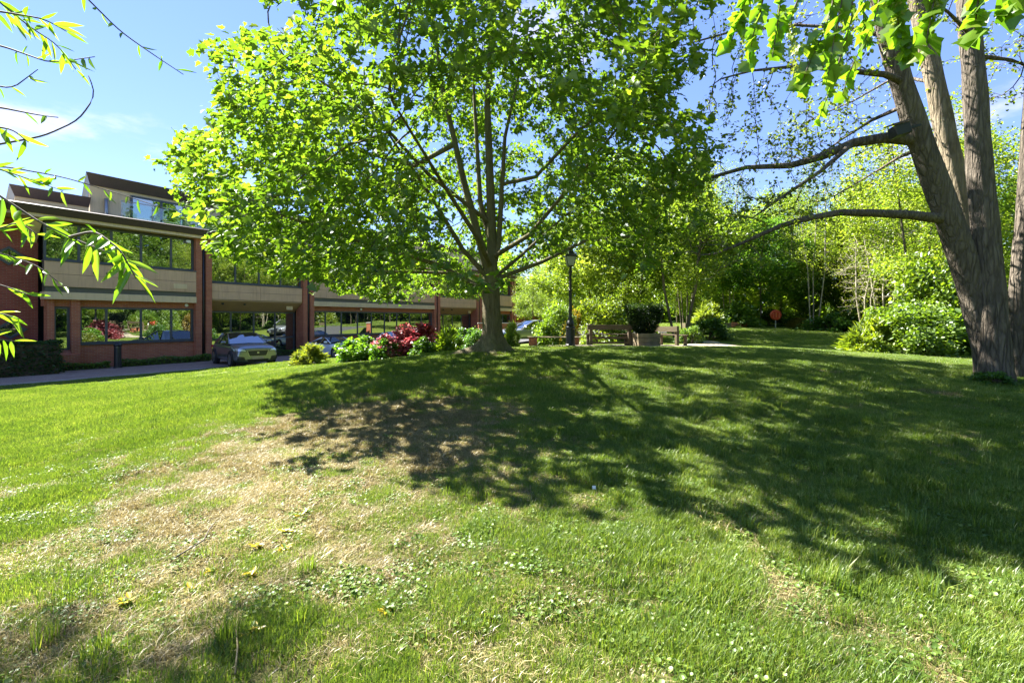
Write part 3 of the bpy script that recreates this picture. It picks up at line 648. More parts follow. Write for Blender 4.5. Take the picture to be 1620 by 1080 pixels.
# ------------------------------------------------------------------ cars
M['rubber'] = simple('tyre_rubber', (.018, .018, .019), .85, .2, 6)
M['alloy'] = simple('alloy_rim', (.42, .43, .45), .3, .1, 5, metal=.9)
M['darkplastic'] = simple('dark_plastic', (.02, .02, .022), .5, .15, 5)
M['lamp'] = glass_mat('headlamp_lens', .35, (1, 1, 1), (.45, .48, .52))
M['plate'] = simple('number_plate', (.33, .27, .25), .4, .1, 4)
M['redlamp'] = simple('tail_lamp', (.35, .015, .015), .25, .1, 4)
def paint(name, c, metal=.5):
    t = NT(name); v = t.coord('Object'); n = t.noise(v, 300, 2); 
    cc = t.mix(t.range(n, .3, .7, 0, .18), c, tuple(min(1, x * 1.3) for x in c))
    return t.principled(cc, .32, None, metal, .5, Coat_Weight=.8, Coat_Roughness=.04)
def make_car(name, label, paintm, L, W, Ht, wheel_r, wb, belt, hood, noseh, suv, loc, rz, roofm=None):
    """front at +x, built from lofted sections; local origin on the ground at the middle"""
    root = empty(name, loc, rz); tag(root, label, 'car', 'cars parked in front of the offices')
    hl = L / 2; clear = .22 if suv else .13
    # body shell: stations (x, half width, sill z, shoulder z, top z)
    st = [(-hl, W * .36, clear + .22, belt * .70, belt * .86), (-hl + .10, W * .45, clear + .10, belt * .80, belt * .97), (-hl + .45, W * .49, clear, belt * .84, belt * 1.02), (-wb / 2, W * .50, clear, belt * .84, belt * 1.01),
          (0, W * .49, clear, belt * .80, belt), (wb / 2 - .75, W * .49, clear, belt * .80, belt * .985), (wb / 2 - .35, W * .495, clear, belt * .80, hood * 1.0), (wb / 2 + .1, W * .50, clear, belt * .78, hood * .985),
          (hl - .42, W * .49, clear, noseh * .82, noseh * 1.05), (hl - .16, W * .475, clear + .02, noseh * .76, noseh * 1.0), (hl - .04, W * .45, clear + .05, noseh * .70, noseh * .93), (hl, W * .42, clear + .10, noseh * .64, noseh * .86)]
    V = []; F = []; prof = lambda w, s, h, tp: [(0, s), (w * .86, s), (w * .97, s + .10), (w, s + (h - s) * .45), (w * .985, h), (w * .90, h + (tp - h) * .7), (w * .72, tp), (w * .35, tp + .018), (0, tp + .024)]
    for (x, w, s, h, tp) in st:
        pr = prof(w, s, h, tp); ring = [(x, -a, b) for a, b in pr] + [(x, a, b) for a, b in pr[-2:0:-1]]; V += ring
    n = 16
    for i in range(len(st) - 1):
        for k in range(n): F.append((i * n + k, i * n + (k + 1) % n, (i + 1) * n + (k + 1) % n, (i + 1) * n + k))
    F.append(tuple(range(n - 1, -1, -1))); F.append(tuple((len(st) - 1) * n + k for k in range(n)))
    b = MB(); b.add(V, F); body = b.build('body', paintm, root, smooth=True)
    md = body.modifiers.new('subsurf', 'SUBSURF'); md.levels = 2; md.render_levels = 2
    from mathutils.bvhtree import BVHTree
    dg = bpy.context.evaluated_depsgraph_get(); ev = body.evaluated_get(dg); em = ev.to_mesh()
    tree_ = BVHTree.FromPolygons([v.co.copy() for v in em.vertices], [tuple(p.vertices) for p in em.polygons]); ev.to_mesh_clear()
    def patch(nm, mat, corners, off=.012, nu=6, nv=4):
        """a piece of trim laid on the nose: corners (y, z) lower-inner, lower-outer, upper-outer, upper-inner"""
        V = []
        for j in range(nv + 1):
            for i in range(nu + 1):
                a, b_ = i / nu, j / nv
                y = (corners[0][0] * (1 - a) + corners[1][0] * a) * (1 - b_) + (corners[3][0] * (1 - a) + corners[2][0] * a) * b_
                z = (corners[0][1] * (1 - a) + corners[1][1] * a) * (1 - b_) + (corners[3][1] * (1 - a) + corners[2][1] * a) * b_
                h, nrm, _, _ = tree_.ray_cast(Vector((hl + 2, y, z)), Vector((-1, 0, 0)))
                if h is None: h = Vector((hl - .5, y, z)); nrm = Vector((1, 0, 0))
                V.append(tuple(h + nrm * off))
        F = [(j * (nu + 1) + i, j * (nu + 1) + i + 1, (j + 1) * (nu + 1) + i + 1, (j + 1) * (nu + 1) + i) for j in range(nv) for i in range(nu)]
        m_ = MB(); m_.add(V, F); return m_.build(nm, mat, root, smooth=True)
    # greenhouse
    xf = wb / 2 - .62; xr = -hl + (.50 if suv else .75); rf = xf - (1.0 if suv else .85); rr = xr + (.62 if suv else .85)
    wbase = W * .455; wtop = W * .335
    pts = [(xf, wbase * .96, belt * .99), (rf, wtop, Ht - .05), ((rf + rr) / 2, wtop * 1.03, Ht - .005), (rr, wtop * .97, Ht - .07), (xr, wbase * .9, belt * 1.0)]
    g = MB(); top = []
    for x, w, z in pts: top += [(x, -w, z), (x, 0, z + .03), (x, w, z)]
    bot = []
    for x, _, _ in pts: bot += [(x, -wbase, belt * .95), (x, wbase, belt * .95)]
    Fg = [(0, 1, 4, 3), (1, 2, 5, 4), (9, 10, 13, 12), (10, 11, 14, 13)]
    V = top + bot; ob = len(top)
    for i in range(4): Fg += [(i * 3, (i + 1) * 3, ob + (i + 1) * 2, ob + i * 2), (i * 3 + 2, ob + i * 2 + 1, ob + (i + 1) * 2 + 1, (i + 1) * 3 + 2)]
    g.add(V, Fg); gl = g.build('glasshouse', M['carglass'], root)
    r_ = MB(); Vr = []
    for x, w, z in pts[1:4]: Vr += [(x, -w - .015, z - .03), (x, -w * .7, z + .022), (x, 0, z + .045), (x, w * .7, z + .022), (x, w + .015, z - .03)]
    Fr = [(i * 5 + k, i * 5 + k + 1, (i + 1) * 5 + k + 1, (i + 1) * 5 + k) for i in range(2) for k in range(4)]
    r_.add(Vr, Fr); r_.build('roof', roofm or paintm, root, smooth=True)
    for sgn in (-1, 1):
        MB().tube([(pts[0][0] + .02, sgn * pts[0][1], pts[0][2]), (pts[1][0], sgn * (pts[1][1] + .008), pts[1][2])], .035, 6).build('pillar', paintm, root, smooth=True)
        MB().tube([(pts[3][0], sgn * (pts[3][1] + .008), pts[3][2]), (pts[4][0], sgn * pts[4][1], pts[4][2])], .05, 6).build('pillar', paintm, root, smooth=True)
        xm = (pts[1][0] + pts[3][0]) / 2; MB().tube([(xm, sgn * (wtop + .012), Ht - .05), (xm - .05, sgn * (wbase + .002), belt * .98)], .028, 6).build('pillar', M['darkplastic'], root)
        m = MB().lathe([(.02, -.12), (.075, -.09), (.085, 0), (.075, .08), (.02, .11)], 10, (0, 0), 'y').build('door_mirror', paintm, root, smooth=True)
        m.location = (xf - .18, sgn * (W * .5 + .08), belt + .06); m.scale = (.7, 1, .85)
        # headlamps wrap round the corner
        patch('headlight', M['lamp'], [(sgn * W * .265, noseh * .77), (sgn * W * .478, noseh * .79), (sgn * W * .470, noseh * .92), (sgn * W * .30, noseh * .865)])
        patch('headlight_surround', M['darkplastic'], [(sgn * W * .25, noseh * .755), (sgn * W * .484, noseh * .77), (sgn * W * .474, noseh * .93), (sgn * W * .285, noseh * .875)], .006)
        patch('air_intake', M['darkplastic'], [(sgn * W * .28, clear + .13), (sgn * W * .455, clear + .17), (sgn * W * .46, clear + .36), (sgn * W * .31, clear + .31)])
        patch('daylight_blade', M['alloy'], [(sgn * W * .445, clear + .18), (sgn * W * .462, clear + .18), (sgn * W * .466, clear + .34), (sgn * W * .449, clear + .34)], .02)
        MB().box(-hl - .0, -hl + .12, sgn * W * .40 - .14, sgn * W * .40 + .08, belt * .72, belt * .86).build('tail_light', M['redlamp'], root, .02)
        for xw in (wb / 2, -wb / 2):
            MB().lathe([(wheel_r + .055, sgn * (W * .5 - .16)), (wheel_r + .055, sgn * (W * .5 + .006))], 24, (xw, wheel_r + .01), 'y').build('wheel_arch', M['darkplastic'], root, smooth=False)
            wh = MB().lathe([(wheel_r * .66, -.10), (wheel_r * .95, -.115), (wheel_r, -.08), (wheel_r, .08), (wheel_r * .95, .115), (wheel_r * .66, .10)], 28, (0, 0), 'y').build('wheel', M['rubber'], root, smooth=False)
            wh.location = (xw, sgn * (W * .5 - .085), wheel_r)
            rim = MB()
            for k in range(5):
                a = k * 2 * math.pi / 5; c, s_ = math.cos(a), math.sin(a)
                rim.add([(c * .05 - s_ * .03, sgn * .125, s_ * .05 + c * .03), (c * .05 + s_ * .03, sgn * .125, s_ * .05 - c * .03), (c * wheel_r * .66 + s_ * .05, sgn * .112, s_ * wheel_r * .66 - c * .05), (c * wheel_r * .66 - s_ * .05, sgn * .112, s_ * wheel_r * .66 + c * .05)], [(0, 1, 2, 3)])
            rim.lathe([(.06, sgn * .10), (.06, sgn * .13)], 12, (0, 0), 'y'); rim.lathe([(wheel_r * .68, sgn * .117), (wheel_r * .62, sgn * .121)], 28, (0, 0), 'y')
            rim.build('rim', M['alloy'], wh)
    gz = noseh * .60
    patch('grille', M['darkplastic'], [(-W * .19, gz - .05), (W * .19, gz - .05), (W * .235, gz + .21), (-W * .235, gz + .21)], .014, 10, 4)
    patch('grille_frame', M['alloy'], [(-W * .20, gz - .07), (W * .20, gz - .07), (W * .245, gz + .23), (-W * .245, gz + .23)], .007, 10, 4)
    patch('badge', M['alloy'], [(-.045, gz + .07), (.045, gz + .07), (.045, gz + .15), (-.045, gz + .15)], .026, 2, 2)
    patch('lower_intake', M['darkplastic'], [(-W * .22, clear + .09), (W * .22, clear + .09), (W * .25, clear + .20), (-W * .25, clear + .20)], .012, 8, 2)
    patch('number_plate', M['plate'], [(-.26, gz - .20), (.26, gz - .20), (.26, gz - .09), (-.26, gz - .09)], .024, 4, 2)
    patch('splitter', M['alloy'], [(-W * .44, clear + .055), (W * .44, clear + .055), (W * .44, clear + .08), (-W * .44, clear + .08)], .02, 10, 1)
    return root
M['p_silver'] = paint('silver_paint', (.20, .215, .24), .75); M['p_white'] = paint('white_car_paint', (.72, .75, .80), .0); M['p_blue'] = paint('pale_blue_paint', (.50, .58, .72), .3); M['p_grey'] = paint('grey_car_paint', (.30, .31, .34), .6)
make_car('suv_car', 'silver-grey SUV facing the lawn in front of the first brick pier', M['p_silver'], 4.72, 1.96, 1.66, .385, 2.87, 1.13, 1.13, 1.03, True, (-14.1, 24.6, DRIVE_Z + .012), math.atan2(-.70, .71))
make_car('sports_car', 'low white sports car half hidden by green shrubs', M['p_white'], 4.4, 1.86, 1.26, .33, 2.55, .90, .80, .66, False, (-11.1, 29.6, DRIVE_Z + .012), math.atan2(-.60, .80), M['darkplastic'])
make_car('hatchback_car', 'pale blue hatchback whose roof shows behind the red maple', M['p_blue'], 4.1, 1.78, 1.46, .32, 2.5, .95, .90, .76, True, (-8.0, 33.0, DRIVE_Z + .012), math.atan2(-.60, .80))
hz_ = h1(1.1, 31.4)
make_car('estate_car', 'silver estate car parked behind the big tree trunk', M['p_grey'], 4.5, 1.8, 1.48, .33, 2.65, .96, .90, .76, True, (.95, 32.0, hz_ + .03), math.atan2(-.45, -.9))

# ------------------------------------------------------------------ trees
def grow(att, nodes, parents, step, infl, kill, iters=90, jitter=.12, up=.0, seed=1):
    """space colonisation: limbs reach for the attractor points"""
    r = np.random.default_rng(seed); att = np.array(att, float)
    N = [np.array(p, float) for p in nodes]; P = list(parents)
    kidp = {}
    best = np.full(len(att), 1e9); bi = np.zeros(len(att), int); done = 0; alive = np.ones(len(att), bool)
    for it in range(iters):
        new = np.array(N[done:])
        for c in range(0, len(new), 256):
            d = np.sqrt(((att[:, None] - new[None, c:c + 256]) ** 2).sum(-1)); j = d.argmin(1); dm = d[np.arange(len(att)), j]
            up_ = dm < best; best[up_] = dm[up_]; bi[up_] = j[up_] + done + c
        done = len(N); alive &= best > kill
        act = np.where(alive & (best < infl))[0]
        if len(act) == 0: break
        A = np.array(N); acc = {}
        dirs = att[act] - A[bi[act]]; dirs /= np.linalg.norm(dirs, axis=1, keepdims=True)
        for k, i in enumerate(bi[act]):
            if i in acc: acc[i] += dirs[k]
            else: acc[i] = dirs[k].copy()
        for i, v in acc.items():
            l = np.linalg.norm(v)
            v = v / l if l > 1e-6 else r.normal(size=3)
            v = v + r.normal(size=3) * jitter; v[2] += up
            if P[i] >= 0: g = N[i] - N[P[i]]; v = v / np.linalg.norm(v) + .35 * g / (np.linalg.norm(g) + 1e-9)
            v /= np.linalg.norm(v); q_ = N[i] + v * step; ks = kidp.setdefault(i, [])
            if len(ks) > 3 or any(np.abs(q_ - o_).max() < .45 * step for o_ in ks): continue
            ks.append(q_); N.append(q_); P.append(i)
    return np.array(N), np.array(P)
def radii(P, tip, expo):
    n = len(P); acc = np.zeros(n); kids = np.bincount(P[P >= 0], minlength=n)
    for i in range(n - 1, -1, -1):
        if kids[i] == 0: acc[i] = max(acc[i], tip ** expo)
        if P[i] >= 0: acc[P[i]] += acc[i]
    return acc ** (1 / expo), kids
def tubes(N, P, rad, rmin=0.0, mask=None):
    """one mesh of tapering tubes along chains"""
    n = len(N); ch = [[] for _ in range(n)]
    for i in range(n):
        if P[i] >= 0: ch[P[i]].append(i)
    V = []; F = []; st = []; nv = 0; lp = []
    starts = [i for i in range(n) if P[i] < 0]; stack = [(i, None) for i in starts]
    while stack:
        i, par = stack.pop(); path = [i]; cur = i
        while ch[cur]:
            k = max(ch[cur], key=lambda q: rad[q])
            for q in ch[cur]:
                if q != k: stack.append((q, cur))
            path.append(k); cur = k
        pts = [N[q] for q in path]; rr = [rad[q] for q in path]
        if par is not None: pts = [N[par]] + pts; rr = [min(rad[par], rr[0] * 1.15)] + rr
        if len(pts) < 2 or rr[0] < rmin: continue
        pts = np.array(pts); rr = np.array(rr)
        T = np.empty_like(pts); T[1:-1] = pts[2:] - pts[:-2]; T[0] = pts[1] - pts[0]; T[-1] = pts[-1] - pts[-2]; T /= np.linalg.norm(T, axis=1, keepdims=True) + 1e-9
        k = 14 if rr[0] > .12 else (8 if rr[0] > .05 else (5 if rr[0] > .018 else 3))
        ref = np.array((.36, .21, .91)) if abs(T[0, 2]) < .85 else np.array((1, .1, .05))
        a = np.cross(T, ref); a /= np.linalg.norm(a, axis=1, keepdims=True) + 1e-9; b = np.cross(T, a)
        w = np.arange(k) / k * 2 * np.pi
        ring = pts[:, None] + rr[:, None, None] * (np.cos(w)[None, :, None] * a[:, None] + np.sin(w)[None, :, None] * b[:, None])
        V.append(ring.reshape(-1, 3)); m = len(pts); id_ = nv + np.arange(m * k).reshape(m, k); nx2 = np.roll(id_, -1, 1)
        lp.append(np.stack([id_[:-1], nx2[:-1], nx2[1:], id_[1:]], -1).reshape(-1, 4)); nv += m * k
    V = np.concatenate(V); lp = np.concatenate(lp)
    return fast_mesh('branches', V, lp.ravel(), np.arange(len(lp)) * 4, True)
MAPLE = np.array([(0, 0), (.20, -.07), (.44, .05), (.30, .20), (.50, .46), (.30, .48), (.20, .62), (.13, .82), (0, 1.0)])
OVAL = np.array([(0, 0), (.22, .16), (.32, .42), (.24, .74), (0, 1.0)])
LANCE = np.array([(0, 0), (.06, .12), (.10, .36), (.075, .68), (0, 1.0)])
DIAM = np.array([(0, 0), (.34, .45), (0, 1.0)])
def leaf_frames(n, r, droop=.35, spread=1.0, outward=None):
    """leaf axis and normal: blades held roughly level, tips drooping, random about"""
    ya = r.random(n) * 2 * np.pi; d = np.stack([np.cos(ya), np.sin(ya), -droop + r.normal(size=n) * .35], 1)
    if outward is not None: d = d + outward * .7
    d /= np.linalg.norm(d, axis=1, keepdims=True)
    nn = np.stack([r.normal(size=n) * .55 * spread, r.normal(size=n) * .55 * spread, np.ones(n)], 1); nn -= (nn * d).sum(1, keepdims=True) * d; nn /= np.linalg.norm(nn, axis=1, keepdims=True)
    return d, nn
def leaves_mesh(name, pos, d, nn, size, shape, tint, fold=.25):
    n = len(pos); sd = np.cross(d, nn); k = len(shape); half = shape
    V = np.empty((n, 2 * k - 2, 3))
    # ring: midrib base, right outline, tip, left outline
    pts = [(x, y, abs(x) * fold - .18 * y * y) for x, y in half] + [(-x, y, abs(x) * fold - .18 * y * y) for x, y in half[-2:0:-1]]
    for j, (x, y, z) in enumerate(pts): V[:, j] = pos + size[:, None] * (x * sd + y * d + z * nn)
    b = np.arange(n)[:, None] * (2 * k - 2)
    right = b + np.arange(k)[None]; left = b + np.concatenate([[0], np.arange(2 * k - 3, k - 2, -1)])[None]
    left = left[:, ::-1]
    lp = np.concatenate([right, left], 1).ravel()
    me = fast_mesh(name, V.reshape(-1, 3), lp, np.arange(2 * n) * k); add_attr(me, 'tint', np.repeat(tint, 2 * k - 2))
    return me
def one_leaf(name, shape, m, tint, fold=.25):
    me = leaves_mesh(name, np.zeros((1, 3)), np.array([(0, 1., 0)]), np.array([(0, 0, 1.)]), np.ones(1), shape, np.array([tint]), fold); me.materials.append(m); return me
def leaf_object(me, parent, p, d, nn, s):
    sd = np.cross(d, nn); o = bpy.data.objects.new('leaf', me)
    o.matrix_world = Matrix(((sd[0] * s, d[0] * s, nn[0] * s, p[0]), (sd[1] * s, d[1] * s, nn[1] * s, p[1]), (sd[2] * s, d[2] * s, nn[2] * s, p[2]), (0, 0, 0, 1)))
    return link(o, parent)
def blob_points(n, centers, rad, flat, r):
    k = r.integers(0, len(centers), n); v = r.normal(size=(n, 3)); v /= np.linalg.norm(v, axis=1, keepdims=True); v *= (r.random(n) ** (1 / 2.2))[:, None]
    return centers[k] + v * rad[k][:, None] * np.array((1, 1, flat))
def mesh_obj(name, me, m, parent, kind=None):
    if not me.materials: me.materials.append(m)
    o = link(bpy.data.objects.new(name, me), parent)
    if kind: o['kind'] = kind
    return o
GUIDE = {}
def polychain(N, P, pts, parent, step=.35, r0=0, r1=0):
    """add a guided limb through pts, return index of last node; r0, r1: least radius at its foot and end"""
    first = len(N)
    try: return _chain(N, P, pts, parent, step)
    finally:
        for i in range(first, len(N)): GUIDE[i] = r0 + (r1 - r0) * (i - first) / max(1, len(N) - 1 - first)
def _chain(N, P, pts, parent, step):
    for p in pts:
        p = np.array(p, float); a = N[parent]; L = np.linalg.norm(p - a); m = max(1, int(round(L / step)))
        for j in range(1, m + 1): N.append(a + (p - a) * j / m); P.append(parent); parent = len(N) - 1
    return parent

# ---- the big maple on the mound
TX, TY = -.55, 13.0; TZ = h1(TX, TY)
tree = empty('maple_tree', (TX, TY, TZ)); tag(tree, 'large spreading maple with pale green leaves standing on the mound', 'tree')
r = np.random.default_rng(3)
N = [np.array((0., 0, .1))]; P = [-1]
f0 = polychain(N, P, [(.0, 0, .8), (-.02, 0, 1.6), (-.04, 0, 1.95)], 0, .3)
f1 = polychain(N, P, [(.0, .05, 2.6), (-.05, .2, 4.2), (-.15, .3, 7), (0, .3, 9.6), (0, .1, 12)], f0, .35, .15, .03)
l2 = polychain(N, P, [(-.25, -.1, 2.7), (-.75, -.25, 4.6), (-1.3, -.4, 7), (-1.7, -.5, 10)], f0, .35, .115, .025)
l3 = polychain(N, P, [(.18, .05, 3.0), (.35, .2, 6), (1.0, .4, 9)], f0, .35, .085, .02)
l4 = polychain(N, P, [(-.35, .3, 4.2), (-.55, .5, 7.5), (-.6, .8, 10)], f0 + 3, .35, .08, .02)
polychain(N, P, [(-1.4, -.4, 2.35), (-3.0, -1.0, 2.75), (-5.0, -1.6, 3.4), (-6.6, -1.8, 4.0)], f0 - 1, .35, .07, .015)
polychain(N, P, [(-1.2, .3, 2.2), (-3.2, .9, 2.3), (-5.2, 1.2, 2.6)], f0 - 1, .35, .06, .015)
polychain(N, P, [(-.8, -.3, 2.8), (-1.5, -.9, 4.0), (-2.6, -1.8, 5.6)], f0, .35, .075, .02)
polychain(N, P, [(1.4, .2, 2.5), (2.6, .3, 3.1), (4.6, .3, 3.3), (5.6, .2, 3.5)], f0, .35, .065, .015)
polychain(N, P, [(.8, .4, 2.7), (1.8, 1.2, 3.7), (3.2, 2.2, 5)], f0, .35, .055, .015)
polychain(N, P, [(-.3, -1.2, 2.9), (-1.0, -2.8, 3.9), (-1.6, -4.6, 4.8)], f0 + 1, .35, .07, .02)
polychain(N, P, [(1.0, -1.3, 3.0), (2.0, -2.8, 4.0), (2.8, -4.2, 4.8)], f0 + 2, .35, .07, .02)
polychain(N, P, [(-.3, 1.6, 3.2), (-.8, 3.6, 4.6), (-1, 5.5, 5.5)], f0 + 2, .35, .08, .02)
polychain(N, P, [(-1.6, -1.0, 4.6), (-2.6, -1.8, 5.6), (-4.4, -2.8, 6.6)], f0 + 5, .35, .06, .02)
polychain(N, P, [(-2.2, .2, 5.2), (-4.6, .4, 5.9), (-6.2, .4, 6.4)], l2 - 13, .35, .07, .02)
polychain(N, P, [(1.2, -.1, 4.8), (2.4, -.4, 6.0), (4.0, -.8, 7.0)], l3 - 13, .35, .06, .02)
def Rz(z): return np.interp(z, [1.2, 2.2, 4.0, 6.3, 9.3, 12, 13.8], [6.6, 7.7, 8.4, 7.4, 5.4, 3.0, .3])
cand = r.uniform((-11, -9, 1.2), (8, 8, 13.6), (26000, 3)); ang = np.arctan2(cand[:, 1], cand[:, 0]); rr_ = np.hypot(cand[:, 0], cand[:, 1])
side = 1 + .15 * np.clip(-np.cos(ang), 0, 1) - .22 * np.clip(np.cos(ang), 0, 1) - .12 * sm(5, 9, cand[:, 2]) * np.clip(-np.sin(ang), 0, 1) - .15 * np.exp(-((ang + 2.3) / .45) ** 2)
env = Rz(cand[:, 2]) * side * (1 + .13 * np.sin(3 * ang + cand[:, 2] * .9) + .07 * np.sin(7 * ang + 2.1 * cand[:, 2]))
q = rr_ / env; ok = (q < 1) & (r.random(len(q)) < np.clip(.10 + 1.15 * q ** 1.4, 0, 1)) & ((cand[:, 2] > 2.3) | (q > .45))
cents = cand[ok]
# keep clear the sight of the bole and leaders under the crown
wy = cents[:, 1] + TY; px = CX + FPX * (cents[:, 0] + TX) / wy; py = HY - FPX * (cents[:, 2] + TZ - CAM_H) / wy
clear = (px > 670) & (px < 860) & (py > 150) & (py < 450) & (cents[:, 1] < .6)
cents = cents[~clear | (r.random(len(cents)) < .06)]
r.shuffle(cents); cents = cents[:760]
att = blob_points(13000, cents, r.uniform(.5, .95, len(cents)), .5, r)
wy = att[:, 1] + TY; px = CX + FPX * (att[:, 0] + TX) / wy; py = HY - FPX * (att[:, 2] + TZ - CAM_H) / wy     # the crown's outline as it stands
lo = np.interp(py, [-400, 0, 90, 190, 225, 255, 290, 330, 390, 430, 480], [330, 310, 335, 355, 255, 250, 300, 290, 345, 420, 600]) + 14 * np.sin(py / 17)
hi = np.interp(py, [-400, 0, 60, 130, 220, 300, 370, 410, 440], [1080, 1120, 1130, 1080, 1130, 1120, 1105, 1085, 1000]) + 12 * np.sin(py / 13)
low = np.interp(px, [300, 430, 520, 700, 800, 845, 870, 950, 1000, 1100], [395, 468, 478, 470, 462, 410, 392, 392, 420, 425]) + 7 * np.sin(px / 19)
att = att[(px > lo) & (px < hi) & (py < low) & ~((px > 700) & (px < 835) & (py > 170) & (py < 445) & (att[:, 1] < .3) & (r.random(len(att)) < .85))]
Nn, Pp = grow(att, N, P, .25, 2.6, .27, 75, .16, .02, 2)
# the straight shoots between the big limbs and the crown
rad, kids = radii(Pp, .0045, 2.35); rad = np.minimum(rad, .20)
for i_, g_ in GUIDE.items(): rad[i_] = max(rad[i_] * .55, g_)
GUIDE.clear()
fi = np.arange(len(rad)); base_m = fi <= f0; rad[base_m] = np.interp(Nn[base_m, 2], [0, .8, 2.0], [.28, .24, .22])
mesh_obj('limbs', tubes(Nn, Pp, rad), M['bark_maple'], tree)
# bole with a flared, buttressed foot
bm_ = MB(); V = []; Fc = []; nk = 40; zs = [-.25, -.05, .04, .12, .22, .36, .55, .85, 1.2, 1.6, 1.95, 2.3, 2.7]
for z in zs:
    for k in range(nk):
        a = 2 * math.pi * k / nk; base = np.interp(z, [-.25, 0, .25, .55, 1.2, 2], [.50, .45, .35, .275, .242, .245]) * np.interp(z, [1.9, 2.7], [1, .62])
        lob = (.5 + .5 * math.cos(5 * a + .6)) ** 2 * .36 * math.exp(-max(z, 0) / .15) + .05 * math.sin(3 * a + 1) * math.exp(-max(z, 0) / .8)
        lob += 1.0 * math.exp(-((a - math.pi * 1.07) / .22) ** 2) * math.exp(-max(z, 0) / .12)
        rr2 = base * (1 + .03 * math.sin(7 * a + z * 3)) + lob * .75; V.append((rr2 * math.cos(a) - .02 * z, rr2 * math.sin(a), z))
for i in range(len(zs) - 1):
    for k in range(nk): Fc.append((i * nk + k, i * nk + (k + 1) % nk, (i + 1) * nk + (k + 1) % nk, (i + 1) * nk + k))
bm_.add(V, Fc); bm_.build('trunk', M['bark_maple'], tree, smooth=True)
tips = np.where((rad < .0135) & (Nn[:, 2] > 1.3))[0]
nl = 11; base = np.repeat(Nn[tips], nl, 0); pick = r.random(len(base)) < np.where(np.repeat(kids[tips], nl) == 0, 1.0, .72); base = base[pick]
base = base + r.normal(size=base.shape) * np.array((.11, .11, .07)); n = len(base); print('maple leaves', n, 'nodes', len(Nn))
outw = base * np.array((1, 1, 0)); outw /= np.linalg.norm(outw, axis=1, keepdims=True) + 1e-6
d, nn = leaf_frames(n, r, .45, 1.0, outw); size = np.clip(r.normal(.125, .03, n), .055, .20)
clump = vnoise(base[:, 0] * 1 + base[:, 2] * .7, base[:, 1] + base[:, 2] * .4, .8, 31); tint = np.clip(r.normal(.36, .2, n) + .35 * (clump - .5), 0, 1)
w_ = base + np.array((TX, TY, TZ)); px = CX + FPX * w_[:, 0] / w_[:, 1]; py = HY - FPX * (w_[:, 2] - CAM_H) / w_[:, 1]
vis = np.where((px > 0) & (px < 1620) & (py > 0) & (py < 560))[0]; near = vis[np.argsort(w_[vis, 1] / size[vis])][:300]; rest = np.ones(n, bool); rest[near] = False
me = leaves_mesh('crown', base[rest], d[rest], nn[rest], size[rest], MAPLE, tint[rest]); mesh_obj('crown', me, M['lf_maple'], tree, 'stuff')
lm = [one_leaf('leaf', MAPLE, M['lf_maple'], t_) for t_ in (.2, .4, .6, .8)]
for k, i in enumerate(near): leaf_object(lm[k % 4], tree, base[i], d[i], nn[i], size[i])

# ---- the many-stemmed tree on the right
AX, AY = 9.05, 8.9; AZ = h1(AX, AY); A0 = np.array((AX, AY, AZ))
alder = empty('many_stemmed_tree', A0); tag(alder, 'tall tree with four rugged leaning stems at the right edge of the lawn', 'tree')
def apts(lst): return [at(x, y, Y) - A0 for x, y, Y in lst]
stems = [([(1568, 606, 8.75), (1556, 530, 8.7), (1528, 420, 8.65), (1503, 350, 8.6), (1474, 275, 8.55), (1447, 195, 8.5), (1420, 110, 8.45), (1398, 30, 8.4), (1375, -90, 8.3), (1340, -280, 8.2)], [.25, .245, .25, .245, .235, .215, .2, .185, .16, .10]),
         ([(1575, 600, 9.4), (1560, 510, 9.6), (1540, 420, 9.8), (1518, 310, 9.9), (1494, 200, 10), (1472, 100, 10.1), (1452, 10, 10.2), (1425, -120, 10.3), (1400, -330, 10.4)], [.2, .21, .23, .225, .215, .2, .18, .14, .09]),
         ([(1576, 610, 8.5), (1574, 530, 8.5), (1565, 430, 8.5), (1552, 300, 8.55), (1545, 180, 8.6), (1538, 90, 8.6), (1530, 10, 8.65), (1520, -120, 8.7), (1500, -330, 8.8)], [.275, .25, .24, .225, .21, .195, .18, .15, .09]),
         ([(1608, 600, 9.1), (1606, 520, 9.1), (1612, 430, 9.1), (1622, 330, 9.1), (1629, 210, 9.1), (1636, 90, 9.1), (1650, -60, 9.1), (1680, -300, 9.1)], [.17, .16, .155, .15, .145, .135, .12, .08])]
stem_nodes = []
